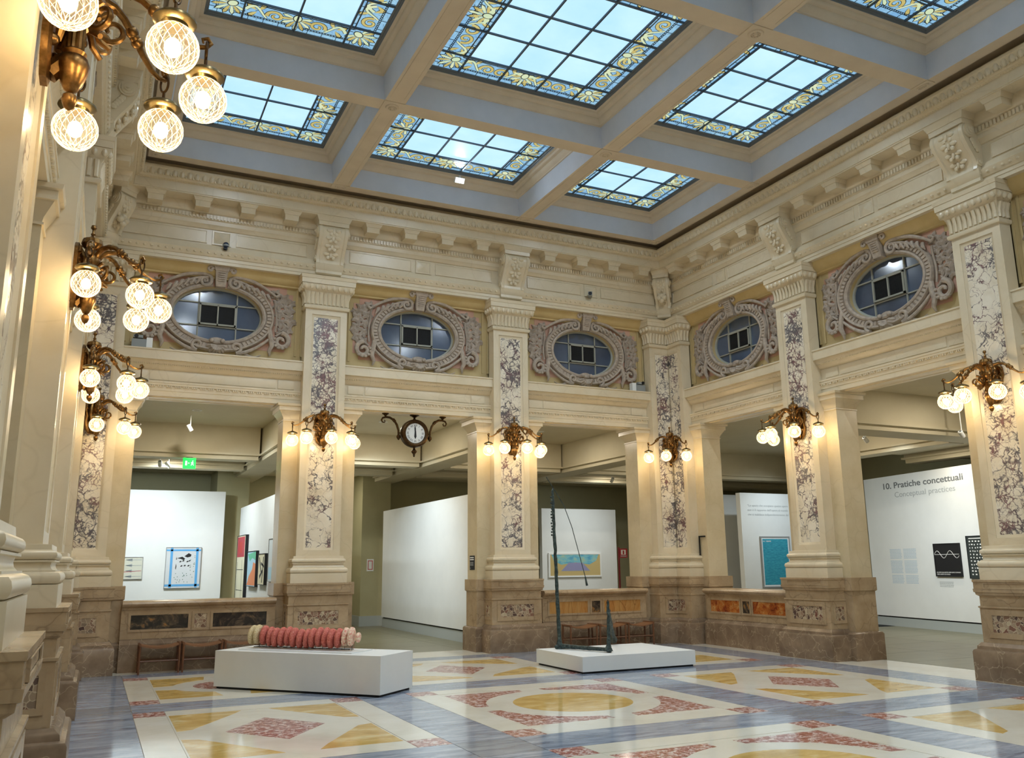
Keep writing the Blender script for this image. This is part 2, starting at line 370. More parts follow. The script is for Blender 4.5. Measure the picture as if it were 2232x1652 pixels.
def pier_shaft():
    mb = MB(); mb.loft([[(x, y, z) for x, y in [(-h, .71), (-h, .22), (h, .22), (h, .71)]] for z, h in ((1.376, .69), (4.35, .69))]); return mb
def pier_cap():
    lv = [(4.335, .705, .205), (4.355, .705, .205), (4.36, .69, .22), (4.40, .70, .21), (4.47, .74, .17), (4.52, .775, .14), (4.525, .79, .12), (4.60, .79, .12), (4.61, .82, .09), (4.648, .83, .08)]
    return MB().loft([[(x, y, z) for x, y in [(-h, .93-a), (-h, a), (h, a), (h, .93-a)]] for z, h, a in lv])
def recess_panel(hw, z0, z1, p, fr=.05, dp=.025):   # framed sunk panel proud of a flat face at projection p
    mb = MB(); o = [(-hw-fr, z0-fr), (hw+fr, z0-fr), (hw+fr, z1+fr), (-hw-fr, z1+fr)]; i = [(-hw, z0), (hw, z0), (hw, z1), (-hw, z1)]
    mb.loft([[(x, -p+.005, z) for x, z in o], [(x, -p-.014, z) for x, z in o], [(x, -p-.010, z) for x, z in i], [(x, -p-.002, z) for x, z in i]], cap=False); return mb
def eggs(fp, z, p, n, r):    # row of eggs / flutes along the visible front of a footprint
    mb = MB(); pol = fp(p)
    for a, b in zip(pol[:-1], pol[1:]):
        a, b = Vector(a), Vector(b); L = (b-a).length; k = max(1, round(L/n)) if L > .2 else max(1, round(L/n))
        for i in range(k):
            c = a+(b-a)*((i+.5)/k); mb.ball((c.x, c.y, z), r, 8, 6, (1, 1, 1.45))
    return mb
def flutes(fp, z0, z1, p, n, r):
    mb = MB(); pol = fp(p)
    for a, b in zip(pol[:-1], pol[1:]):
        a, b = Vector(a), Vector(b); L = (b-a).length; k = max(2, round(L/n)); d = (b-a).normalized(); nn = Vector((d.y, -d.x))
        if L < .3: k = max(1, k)
        for i in range(k):
            c = a+(b-a)*((i+.5)/k); mb.tube([(c.x, c.y, z0), (c.x, c.y, (z0+z1)/2), (c.x+nn.x*.03, c.y+nn.y*.03, z1)], [r, r, r*1.15], 6)
    return mb
HW, MW = .40, .23
fpP = fp_pil(HW); fpC = fp_cor(.50)
PM = {}
def bake(tagname, fp):
    d = {}
    d['plinth'] = stack(fp, PLINTH).mesh('plinth', 'brown_marble'); d['dado'] = stack(fp, DADO).mesh('dado', 'tan_marble')
    d['pedestal_cap'] = stack(fp, PCAP).mesh('pedestal_cap', 'tan_marble'); d['column_base'] = stack(fp, CBASE).mesh('column_base', 'cream_marble')
    d['astragal'] = stack(fp, ASTR).mesh('astragal', 'cream_marble'); d['capital_neck'] = stack(fp, NECK).join(flutes(fp, 6.60, 6.83, .012, .085, .03)).mesh('capital_neck', 'cream_marble')
    d['egg_moulding'] = stack(fp, ECH).join(eggs(fp, 6.915, .112, .105, .038)).mesh('egg_moulding', 'cream_marble'); d['abacus'] = stack(fp, ABAC).mesh('abacus', 'cream_marble')
    PM[tagname] = d
bake('pil', fpP); bake('cor', fpC)
PM['pil'].update(shaft=shaft_mesh(HW, MW).mesh('shaft', 'cream_marble'), marble_panel=MB().box(-MW-.01, MW+.01, .03, .06, 1.99, 6.36).mesh('marble_panel', 'breccia', 0),
    pier=pier_mesh().mesh('pier', 'tan_marble'), pier_base=MB().loft([[(x, y, z) for x, y in [(-h, b), (-h, a), (h, a), (h, b)]] for z, h, a, b in ((0, .76, .12, .80), (.43, .76, .12, .80), (.46, .74, .15, .78), (.472, .71, .19, .73))]).mesh('pier_base', 'brown_marble'), pier_shaft=pier_shaft().mesh('pier_shaft', 'pier_marble'), pier_capital=pier_cap().mesh('pier_capital', 'cream_marble'),
    panel_frame=recess_panel(.36, .66, .89, .175, .075).mesh('panel_frame', 'tan_marble'), inlay_panel=MB().box(-.37, .37, -.177, -.15, .65, .90).mesh('inlay_panel', 'inlay_rosso', 0),
    side_panel_frame=recess_panel(.10, .66, .89, .54, .05).xf(Tr(0, .03) @ Rz(-pi/2)).join(recess_panel(.10, .66, .89, .54, .05).xf(Tr(0, .03) @ Rz(pi/2))).mesh('side_panel_frame', 'tan_marble'),
    side_inlay=MB().box(-.543, -.52, -.075, .135, .655, .895).box(.52, .543, -.075, .135, .655, .895).mesh('side_inlay', 'inlay_rosso', 0),
    cap_panel=recess_panel(.40, 1.265, 1.325, .215, .012).mesh('cap_panel', 'tan_marble'))
# corner shaft: two recessed faces meeting in the inner corner
def corner_shaft():
    mb = MB(); z0, z1 = 1.848, 6.505
    for k in range(2):
        st = len(mb.v); L = .50; m_ = .33
        o = [(-L, z0), (0, z0), (0, z1), (-L, z1)]; i1 = [(-m_-.045, 1.955), (-.012, 1.955), (-.012, 6.40), (-m_-.045, 6.40)]; i2 = [(-m_, 2.0), (-.03, 2.0), (-.03, 6.345), (-m_, 6.345)]
        i1[1] = (0, 1.955); i1[2] = (0, 6.40); i2[1] = (.03, 2.0); i2[2] = (.03, 6.345)
        mb.loft([[(x, 0, z) for x, z in o], [(x, 0, z) for x, z in i1], [(x, .03, z) for x, z in i2]], cap=False)
        mb.add([(-L, .24, z0), (-L, 0, z0), (-L, 0, z1), (-L, .24, z1)], [(0, 1, 2, 3)])
        if k == 1: mb.xf(Matrix(((0, 1, 0, 0), (1, 0, 0, 0), (0, 0, 1, 0), (0, 0, 0, 1))), st)
    return mb
def corner_panel():
    mb = MB(); mb.box(-.345, .05, .028, .05, 1.99, 6.36); mb.box(.028, .05, -.345, .03, 1.99, 6.36); return mb
def corner_pier(lv_side):
    mb = MB()
    for z, g in lv_side: pass
    return mb
def cpoly(L, a, dep): return [(-L, dep), (-L, a), (a, a), (a, -L), (dep, -L), (dep, dep)]
PM['cor'].update(panel_frame=recess_panel(.125, .66, .89, .175, .06).xf(Tr(-.315)).join(recess_panel(.125, .66, .89, .175, .06).xf(Matrix(((0, 1, 0, 0), (1, 0, 0, 0), (0, 0, 1, 0), (0, 0, 0, 1))) @ Tr(-.315))).mesh('panel_frame', 'tan_marble'), shaft=corner_shaft().mesh('shaft', 'cream_marble'), marble_panel=corner_panel().mesh('marble_panel', 'breccia', 0),
    pier=MB().loft([[(x, y, z) for x, y in cpoly(L, a, .80)] for z, L, a in ((.47, .82, .19), (1.14, .82, .19), (1.16, .845, .165), (1.376, .845, .165))]).mesh('pier', 'tan_marble'),
    pier_base=MB().loft([[(x, y, z) for x, y in cpoly(L, a, .80)] for z, L, a in ((0, .87, .12), (.43, .87, .12), (.46, .85, .15), (.472, .82, .19))]).mesh('pier_base', 'brown_marble'),
    pier_shaft=MB().loft([[(x, y, z) for x, y in cpoly(.80, .22, .71)] for z in (1.376, 4.35)]).mesh('pier_shaft', 'pier_marble'),
    pier_capital=MB().loft([[(x, y, z) for x, y in cpoly(.80+g, .22-g*.9, .71+g)] for z, g in ((4.335, .015), (4.355, .015), (4.36, 0), (4.40, .01), (4.47, .05), (4.52, .085), (4.525, .10), (4.60, .10), (4.61, .13), (4.648, .14))]).mesh('pier_capital', 'cream_marble'),
    inlay_panel=MB().box(-.442, -.188, -.179, -.15, .655, .895).box(-.179, -.15, -.442, -.188, .655, .895).mesh('inlay_panel', 'inlay_rosso', 0))
def pillar(M_, label, kind='pil'):
    t_ = thing('pillar', label, 'pillar', M_, 'marble pillars around the hall')
    for k, me in PM[kind].items(): ob(k, me, t_)
    return t_
pillar(BACK(XA), 'marble pillar to the right of the hanging clock')
pillar(BACK(XB), 'marble pillar to the left of the hanging clock, behind the coral sculpture')
pillar(Tr(0, 0), 'inner corner marble pillar behind the bronze sculpture, right of the red sign', 'cor')
pillar(Tr(XL, 0) @ Rz(pi/2), 'far left corner marble pillar beside the row of stools', 'cor')
pillar(RIGHT(YS[1]), 'marble pillar on right wall, left of the Pratiche concettuali wall')
pillar(RIGHT(YS[2]), 'marble pillar cut by the right edge of the picture')
pillar(RIGHT(YS[3]), 'next marble pillar along the right wall, beyond the one at the picture edge')
pillar(LEFT(YS[1]), 'farthest free marble pillar on the left wall, seen edge on')
pillar(LEFT(YS[2]), 'middle marble pillar on the left wall, seen edge on')
pillar(LEFT(YS[3]), 'nearest marble pillar at the left edge of the picture')

# ================= LOWER ENTABLATURE + OVAL WALL, per bay =================
ntrim = [0]; nwin = [0]
def bay(M_, half, la, lb):
    """bay in wall-local coords, centre s=0, opening between pilasters; la/lb = inner ends"""
    ntrim[0] += 1
    x0, x1 = -half+la, half-lb
    prof = [(.93-.2, 4.65), (.2, 4.65), (.2, 4.735), (.19, 4.74), (.19, 4.825), (.165, 4.835), (.165, 4.87), (.155, 4.875), (.155, 4.905), (.225, 4.915), (.225, 5.115), (.20, 5.125), (.18, 5.15), (.14, 5.20), (.10, 5.245), (.095, 5.27), (.05, 5.275), (.05, 5.435), (.035, 5.44), (.035, 5.465), (.75, 5.465)]
    tr_ = part('trim_%d' % ntrim[0], MB().loft([[(x, y, z) for y, z in prof] for x in (x0, x1)], flip=True), 'cream_marble', None, M_, kind='structure')
    # frieze panels of the architrave
    e = .30
    for a, b in ((x0+.12, x0+.12+e), (x0+.16+e, x1-.16-e), (x1-.12-e, x1-.12)):
        part('frieze_panel', MB().loft([[(a+g, y, 4.935+g), (b-g, y, 4.935+g), (b-g, y, 5.095-g), (a+g, y, 5.095-g)] for g, y in ((0, .23), (0, .212), (.01, .209))]), 'cream_marble', tr_)
    mb = MB(); n = int((x1-x0)/.035)
    for i in range(n):
        x = x0+(i+.5)*(x1-x0)/n; mb.ball((x, .135, 5.205), .016, 6, 4)
        if i % 4: mb.box(x-.011, x+.011, .165, .195, 4.80, 4.83)
    part('bead_moulding', mb, 'cream_marble', tr_, kind='stuff')
    # soffit panel under the beam
    part('soffit_panel', MB().loft([[(x0+.45+g, .30+g, z), (x1-.45-g, .30+g, z), (x1-.45-g, .62-g, z), (x0+.45+g, .62-g, z)] for g, z in ((0, 4.66), (0, 4.635), (.03, 4.635), (.045, 4.645))], flip=True), 'cream_marble', tr_)
    # oval wall
    nwin[0] += 1
    yw = .30; zc = 6.275; a, b = .80, .515; N = 48
    mb = MB(); z0, z1 = 5.46, 7.16
    def rimpt(t_):   # point on the rectangle in direction t
        c, s_ = cos(t_), sin(t_); hx = (x1-x0)/2; k = min(hx/abs(c) if abs(c) > 1e-6 else 9e9, ((z1-zc) if s_ > 0 else (zc-z0))/abs(s_) if abs(s_) > 1e-6 else 9e9); return ((x0+x1)/2+k*c, zc+k*s_)
    angs = sorted([2*pi*i/N for i in range(N)]+[atan2(z-zc, x-(x0+x1)/2) % (2*pi) for x in (x0, x1) for z in (z0, z1)])
    cx = (x0+x1)/2
    ro = [rimpt(t_) for t_ in angs]; ri = [(cx+a*cos(t_), zc+b*sin(t_)) for t_ in angs]
    rings = [[(x, yw, z) for x, z in ro], [(x, yw, z) for x, z in ri], [(x, yw+.13, z) for x, z in ri]]
    mb.loft(rings, cap=False, flip=False)
    ow = part('wall_bay_%d' % ntrim[0], mb, 'buff_plaster', None, M_, kind='structure')
    # pink sunk field behind the carving
    hp = 1.36
    def oct_(h, z0_, z1_, c): return [(cx-h+c, z0_), (cx+h-c, z0_), (cx+h-c, z0_+c), (cx+h, z0_+c), (cx+h, z1_-c), (cx+h-c, z1_-c), (cx+h-c, z1_), (cx-h+c, z1_), (cx-h+c, z1_-c), (cx-h, z1_-c), (cx-h, z0_+c), (cx-h+c, z0_+c)]
    N2 = 24
    pk = oct_(hp, 5.66, 6.93, .12)
    mbp = MB()
    aa = sorted([atan2(z-zc, x-cx) % (2*pi) for x, z in pk]+[2*pi*i/N2 for i in range(N2)])
    def ray(t_):
        c, s_ = cos(t_), sin(t_); best = 9
        for (ax, az), (bx_, bz) in zip(pk, pk[1:]+pk[:1]):
            dx, dz = bx_-ax, bz-az; den = c*dz-s_*dx
            if abs(den) < 1e-9: continue
            k = ((ax-cx)*dz-(az-zc)*dx)/den; u = ((ax-cx)*s_-(az-zc)*c)/den
            if k > 0 and -1e-6 <= u <= 1+1e-6: best = min(best, k)
        return (cx+best*c, zc+best*s_)
    ro2 = [ray(t_) for t_ in aa]; ri2 = [(cx+(a+.02)*cos(t_), zc+(b+.02)*sin(t_)) for t_ in aa]
    mbp.loft([[(x, yw, z) for x, z in ro2], [(x, yw-.006, z) for x, z in ro2], [(x, yw-.006, z) for x, z in ri2]], cap=False)
    part('pink_field', mbp, 'pink_plaster', ow, smooth=0)
    mbf = MB()
    for h, c, yy in ((1.44, .13, .018), (1.55, .0, .03)):
        for sg in (-1, 1): mbf.box(cx+sg*h-.02, cx+sg*h+.02, yw-yy, yw+.01, 5.6, 6.98)
    part('field_moulding', mbf, 'buff_plaster', ow)
    cv = [(.30, 6.93), (.24, 6.94), (.235, 6.97), (.22, 6.975), (.17, 7.02), (.12, 7.08), (.09, 7.145), (.30, 7.145)]
    part('cove_moulding', MB().loft([[(x, y, z) for y, z in cv] for x in (x0, x1)], flip=True), 'ochre_plaster', ow)
    # glazing
    win = part('window_%d' % nwin[0], MB().loft([[(cx+a*cos(2*pi*i/N), yw+yy, zc+b*sin(2*pi*i/N)) for i in range(N)] for yy in (.115, .13)]), 'oval_glass', None, M_, kind='structure')
    for f in (.32,):
        for sg in (-1, 1):
            xb = sg*.34; hb = b*sqrt(max(0, 1-(xb/a)**2)); part('glazing_bar', MB().box(cx+xb-.012, cx+xb+.012, yw+.085, yw+.118, zc-hb, zc+hb), 'bar_grey', win)
            zb = sg*.22; hb = a*sqrt(1-(zb/b)**2); part('glazing_bar', MB().box(cx-hb, cx+hb, yw+.085, yw+.118, zc+zb-.011, zc+zb+.011), 'bar_grey', win)
    part('rim', MB().loft([[(cx+(a-g)*cos(2*pi*i/N), yw+yy, zc+(b-g)*sin(2*pi*i/N)) for i in range(N)] for g, yy in ((0, .07), (.03, .085), (.03, .118))], cap=False), 'bar_grey', win)
    vf = MB()
    for q in ((-.33, -.30, -.20, .20), (.30, .33, -.20, .20), (-.33, .33, .17, .20), (-.33, .33, -.20, -.17), (-.012, .012, -.2, .2)): vf.box(cx+q[0], cx+q[1], yw+.05, yw+.112, zc+q[2], zc+q[3])
    part('vent_frame', vf, 'bar_grey', win)
    for sg in (-1, 1):
        g = MB(); xc = cx+sg*.156
        g.box(xc-.144, xc+.144, yw+.09, yw+.11, zc-.17, zc+.17)
        gr = part('vent_grille', g, 'black', win)
        g2 = MB()
        for i in range(15): x = xc-.14+i*.02; g2.box(x-.003, x+.003, yw+.078, yw+.088, zc-.17, zc+.17)
        for i in range(17): z = zc-.165+i*.0206; g2.box(xc-.144, xc+.144, yw+.076, yw+.086, z-.003, z+.003)
        part('grille_wires', g2, 'grille', gr, smooth=0, kind='stuff')
    return cx
# ---- carved cartouche around each oval ----
def spiral(c, r0, r1, turns, a0, y, n=26, sgn=1):
    return [(c[0]+(r0+(r1-r0)*i/n)*cos(a0+sgn*2*pi*turns*i/n), y, c[1]+(r0+(r1-r0)*i/n)*sin(a0+sgn*2*pi*turns*i/n)) for i in range(n+1)]
def leaf_mesh(seed):
    rn = random.Random(seed); mb = MB(); N = 20
    out = []
    for i in range(N):
        a_ = 2*pi*i/N; r = .13*(1+.28*cos(5*a_+.3)+.12*rn.uniform(-1, 1)); out.append((r*cos(a_), r*sin(a_)))
    mb.loft([[(x, 0, z) for x, z in out], [(x*.96, -.035, z*.96) for x, z in out], [(x*.45, -.055-.012*(i % 4 == 0), z*.45) for i, (x, z) in enumerate(out)], [(x*.06, -.03, z*.06) for x, z in out]])
    return mb
CT = {}
def bake_cart():
    yw = .30; zc = 6.275; a, b = .80, .515
    # moulded oval ring, open at the keystone
    mb = MB(); rings = []; N = 64
    pr = [(-.0, .0), (-.0, -.06), (.03, -.085), (.06, -.075), (.075, -.05), (.155, -.07), (.17, -.10), (.195, -.105), (.215, -.07), (.215, 0)]
    for i in range(N+1):
        t_ = pi/2+.16+(2*pi-.32)*i/N; fl_ = 1
        rings.append([((a+d)*cos(t_), yw+e, zc+(b+d)*sin(t_)) for d, e in pr])
    mb.loft(rings)
    CT['oval_frame'] = mb.mesh('oval_frame', 'stucco')
    g = MB()
    for i in range(58):
        t_ = pi/2+.30+(2*pi-.60)*i/57; c_, s_ = cos(t_), sin(t_)
        p0 = ((a+.085)*c_, (b+.085)*s_); p1 = ((a+.162)*c_, (b+.162)*s_); tg = Vector((-a*s_, b*c_)).normalized()*.028
        g.loft([[(p0[0]-tg.x*k, yw+y, zc+p0[1]-tg.y*k), (p0[0]+tg.x*k, yw+y, zc+p0[1]+tg.y*k), (p1[0]+tg.x*k, yw+y, zc+p1[1]+tg.y*k), (p1[0]-tg.x*k, yw+y, zc+p1[1]-tg.y*k)] for k, y in ((1, -.05), (.8, -.085))], flip=True)
    CT['gadroons'] = g.mesh('gadroons', 'stucco')
    def scr(pts, r, flat=1): return MB().tube(pts, r, 8, True, flat)
    sh = {}
    for sg, nm in ((1, 'R'), (-1, 'L')):
        s1 = MB().tube(spiral((sg*.27, zc+.60), .13, .02, 1.4, pi/2 if sg > 0 else pi/2, yw-.09, 30, -sg if False else sg), [.035-.018*i/30 for i in range(31)], 8)
        pts = [(sg*(.27+.75*k), yw-.085+.02*k, zc+.73-.28*k**1.6+.03*sin(k*3)) for k in [i/16 for i in range(17)]]
        s1.tube(pts, [.045*(1-.5*i/16) for i in range(17)], 8)
        s1.tube([(sg*(1.02+.06*sin(u*3.2)), yw-.07, zc+.44+.1*u) for u in [i/8 for i in range(9)]], [.03-.012*i/8 for i in range(9)], 6)
        for k in range(6):   # acanthus leaves curling over the top scroll
            u = .08+.14*k; bx_, bz = sg*(.30+.72*u), zc+.70-.27*u**1.6; 
            s1.tube([(bx_, yw-.06, bz-.05), (bx_+sg*.03, yw-.10, bz-.12), (bx_+sg*.075, yw-.10, bz-.19)], [.034, .03, .008], 6)
        CT['top_scroll'+nm] = s1.mesh('top_scroll', 'stucco')
        s2 = MB().tube(spiral((sg*.34, zc-.63), .105, .02, 1.3, -pi/2, yw-.09, 26, sg), [.035-.018*i/26 for i in range(27)], 8)
        pts = [(sg*(.34+.60*k), yw-.075, zc-.735+.34*k**1.7) for k in [i/14 for i in range(15)]]
        s2.tube(pts, [.04*(1-.4*i/14) for i in range(15)], 8)
        s2.tube([(sg*(.50+.3*u), yw-.05, zc-.72-.05*sin(u*pi)) for u in [i/8 for i in range(9)]], [.03-.02*i/8 for i in range(9)], 6)
        CT['bottom_scroll'+nm] = s2.mesh('bottom_scroll', 'stucco')
        s3 = MB().tube(spiral((sg*1.16, zc-.42), .16, .03, 1.25, pi*.5 if sg > 0 else pi*.5, yw-.07, 24, -sg), [.05-.02*i/24 for i in range(25)], 8)
        s3.tube([(sg*.93, yw-.06, zc-.22), (sg*.96, yw-.08, zc-.38), (sg*.99, yw-.08, zc-.52), (sg*.94, yw-.07, zc-.64), (sg*.96, yw-.04, zc-.72)], [.05, .05, .05, .035, .015], 8)
        for k in range(6):
            t_ = -.9-.5*k if sg > 0 else pi+.9+.5*k
            s3.ball((sg*1.16+.14*cos(t_), yw-.09, zc-.42+.14*sin(t_)), .03, 6, 5, (1.4, 1, 1))
        CT['side_scroll'+nm] = s3.mesh('side_scroll', 'stucco')
        s4 = MB(); 
        s4.tube([(sg*(1.04+.02*sin(k*5)), yw-.06, zc-.25+.62*k) for k in [i/8 for i in range(9)]], .02, 6)
        s4.tube([(sg*(1.05+.2*k), yw-.06, zc-.33+.14*k) for k in [i/5 for i in range(6)]], .02, 6)
        CT['vine_stem'+nm] = s4.mesh('vine_stem', 'leaf_stucco')
    k = MB()
    for z0, z1, h0, h1, p0, p1 in ((.50, .60, .085, .095, .13, .15), (.60, .78, .095, .11, .15, .215), (.78, .82, .12, .125, .225, .235), (.82, .90, .135, .14, .24, .25)):
        k.loft([[(-h, yw, zc+z), (-h, yw-p, zc+z), (h, yw-p, zc+z), (h, yw, zc+z)] for z, h, p in ((z0, h0, p0), (z1, h1, p1))])
    for i in range(5): k.box(-.06, .06, yw-.165-.013*i, yw-.10, zc+.60+.036*i, zc+.62+.036*i)
    for sg in (-1, 1): k.tube(spiral((sg*.20, zc+.80), .06, .015, 1.2, 0 if sg < 0 else pi, yw-.20, 16, -sg), [.025]*17, 6)
    CT['keystone'] = k.mesh('keystone', 'stucco')
    s = MB()
    for i in range(9):
        t_ = -pi*.5+(i-4)*.36; s.tube([(0, yw-.06, zc-.62), (.11*cos(t_), yw-.12, zc-.62+.10*sin(t_)), (.17*cos(t_), yw-.06, zc-.62+.145*sin(t_))], [.02, .035, .03], 6)
    s.loft([[(.21*cos(2*pi*i/20), yw+y, zc-.615+.16*sin(2*pi*i/20)) for i in range(20)] for y in (0, -.05)], flip=True)
    for sg in (-1, 1): s.ball((sg*.10, yw-.10, zc-.53), .045, 8, 6)
    CT['shell'] = s.mesh('shell', 'stucco')
    for i in range(3): CT['leaf%d' % i] = leaf_mesh(i).mesh('vine_leaf', 'leaf_stucco', 25)
bake_cart()
LEAFS = [(1.04, .50, .85), (1.20, .42, .95), (1.08, .30, .85), (1.28, .22, .95), (1.12, .12, .8), (1.30, .02, .95), (1.14, -.06, .75), (1.27, -.17, .9), (1.15, -.24, .7), (1.36, -.02, .6), (1.34, .36, .6)]
def cartouche(M_, cx, label):
    t_ = thing('cartouche', label, 'wall ornament', M_ @ Tr(cx), 'carved oval window surrounds')
    for k in ('oval_frame', 'gadroons', 'keystone', 'shell'): ob(k, CT[k], t_)
    for nm in 'RL':
        for k in ('top_scroll', 'bottom_scroll', 'side_scroll', 'vine_stem'): ob(k, CT[k+nm], t_)
        sg = 1 if nm == 'R' else -1
        for i, (x, z, s_) in enumerate(LEAFS):
            ob('vine_leaf', CT['leaf%d' % (i % 3)], t_, Tr(sg*x, .295, 6.275+z) @ Matrix.Rotation(i*1.3, 4, 'Y') @ Matrix.Scale(s_*.92, 4))
BAYS = [(BACK, (XL+XB)/2, (XB-XL)/2, .5, HW, 'oval window surround at far left, above the green exit sign'),
        (BACK, (XA+XB)/2, (XA-XB)/2, HW, HW, 'oval window surround above the hanging clock'),
        (BACK, XA/2, -XA/2, HW, .5, 'oval window surround above the leaning bronze, left of inner corner'),
        (RIGHT, YS[1]/2, -YS[1]/2, .5, HW, 'oval window surround just right of the inner corner'),
        (RIGHT, (YS[1]+YS[2])/2, (YS[1]-YS[2])/2, HW, HW, 'large oval window surround at upper right'),
        (RIGHT, (YS[2]+YS[3])/2, (YS[2]-YS[3])/2, HW, HW, 'oval window surround beyond the right edge of the picture'),
        (LEFT, YS[1]/2, -YS[1]/2, HW, .5, 'farthest oval window surround on the left wall, edge on'),
        (LEFT, (YS[1]+YS[2])/2, (YS[1]-YS[2])/2, HW, HW, 'middle oval window surround on the left wall, edge on'),
        (LEFT, (YS[2]+YS[3])/2, (YS[2]-YS[3])/2, HW, HW, 'nearest oval window surround on the left wall, edge on')]
for F, c, h, la, lb, lab in BAYS:
    M_ = F(c); cx = bay(M_, h, la, lb); cartouche(M_, cx, lab)

# ================= UPPER ENTABLATURE (runs round the room, mitred) =================
UP = [(-.34, 7.142), (.0, 7.142), (.0, 7.20), (.012, 7.205), (.012, 7.265), (.03, 7.27), (.045, 7.30), (.075, 7.345), (.085, 7.375), (.06, 7.385), (.0, 7.50), (-.02, 7.505), (-.02, 7.80), (.0, 7.81), (.02, 7.85), (.05, 7.88), (.055, 7.95), (.08, 7.965), (.08, 8.06), (.10, 8.075), (.12, 8.11), (.12, 8.262), (.42, 8.262), (.42, 8.28), (.435, 8.285), (.44, 8.44), (.46, 8.45), (.505, 8.455), (.53, 8.50), (.56, 8.56), (.575, 8.60), (.585, 8.61), (.585, 8.648), (.36, 8.66), (.36, 8.80), (-.34, 8.80)]
def upper(M_, L, n, kind):
    """wall-local: runs from s=-L/2 to L/2 with inner mitres at both ends"""
    me = MB().loft([[(sg*(L/2-p), -p, z) for p, z in UP] for sg in (-1, 1)], flip=True)
    return part('trim_%d' % n, me, 'cream_marble', None, M_, kind='structure')
WALLS = [('back', Tr((XL)/2, 0), -XL, [XB-XL/2, XA-XL/2]), ('right', RIGHT(YF/2), -YF, [-(y-YF/2) for y in YS[1:5]]), ('left', LEFT(YF/2), -YF, [(y-YF/2) for y in YS[1:5]])]
def modillion():
    mb = MB()
    for z0, z1, h0, h1, p0, p1 in ((8.09, 8.19, .125, .13, .34, .365), (8.19, 8.20, .14, .145, .375, .38), (8.20, 8.262, .145, .175, .38, .405)):
        mb.loft([[(-h, -.05, z), (-h, -p, z), (h, -p, z), (h, -.05, z)] for z, h, p in ((z0, h0, p0), (z1, h1, p1))])
    return mb
MODM = modillion().mesh('modillion', 'cream_marble')
def bracket(w=1.0):
    front = [(8.10, .335), (8.06, .37), (8.01, .392), (7.95, .392), (7.88, .37), (7.80, .325), (7.71, .265), (7.62, .20), (7.54, .15), (7.48, .125), (7.44, .125), (7.40, .135)]
    mb = MB(); rings = []
    for i, (z, p) in enumerate(front):
        h = (.285-.02*i/11)*w; b_ = max(.03, p-.22-.0*i) if i < 7 else .0; b_ = -.02
        rings.append([(-h, -b_, z), (-h, -p, z), (-h+.055, -p-.012, z), (-h+.075, -p+.006, z), (h-.075, -p+.006, z), (h-.055, -p-.012, z), (h, -p, z), (h, -b_, z)])
    mb.loft(rings[::-1])
    return mb
def bracket_parts(w=1.0):
    d = {}
    d['console_body'] = bracket(w).mesh('console_body', 'cream_marble')
    v = MB()
    for sg in (-1, 1):
        for r, q in ((.115, .285), (.085, .30), (.05, .315), (.02, .33)):
            st = len(v.v); v.lathe([(r, 0), (r, .04)], 18); v.xf(Tr(sg*(q*w-.02), -.255, 7.985) @ Matrix.Rotation(pi/2*sg, 4, 'Y'), st)
        for r, q in ((.06, .275), (.03, .29)):
            st = len(v.v); v.lathe([(r, 0), (r, .03)], 14); v.xf(Tr(sg*(q*w-.02), -.07, 7.50) @ Matrix.Rotation(pi/2*sg, 4, 'Y'), st)
        for i in range(5):
            v.ball((sg*.285*w, -.10-.025*i, 7.70+.035*i), .045, 8, 5, (.5, 1, 1))
    d['volutes'] = v.mesh('volutes', 'cream_marble')
    lf = MB()
    for i in range(4):
        z = 7.99-.135*i; p = [.395, .358, .272, .185][i]
        for sg in (-1, 1):
            lf.ball((sg*.085*w, -p+.012, z), .055, 8, 5, (1.2*w, .55, .8)); lf.ball((sg*.05*w, -p+.03, z-.06), .045, 8, 5, (.9*w, .6, 1))
        lf.ball((0, -p+.01, z-.02), .035, 8, 5, (.8, .7, 1.8))
    d['leaf_relief'] = lf.mesh('leaf_relief', 'cream_marble')
    c = MB()
    for z0, z1, h0, h1, p0, p1 in ((8.09, 8.17, .29*w, .295*w, .38, .385), (8.17, 8.19, .305*w, .31*w, .395, .40), (8.19, 8.268, .31*w, .345*w, .40, .425)):
        c.loft([[(-h, -.05, z), (-h, -p, z), (h, -p, z), (h, -.05, z)] for z, h, p in ((z0, h0, p0), (z1, h1, p1))])
    d['console_cap'] = c.mesh('console_cap', 'cream_marble')
    f = MB(); hw = .265*w
    lv = [(7.205, .045, .9), (7.225, .07, .95), (7.28, .07, .95), (7.30, .085, .97), (7.355, .115, 1.03), (7.405, .13, 1.04), (7.41, .10, 1.0)]
    f.loft([[(-hw*k, .02, z), (-hw*k, -p, z), (hw*k, -p, z), (hw*k, .02, z)] for z, p, k in lv])
    d['console_foot'] = f.mesh('console_foot', 'cream_marble')
    return d
BR = bracket_parts(); BRC = bracket_parts(.62)
def acanthus_len(L): return L
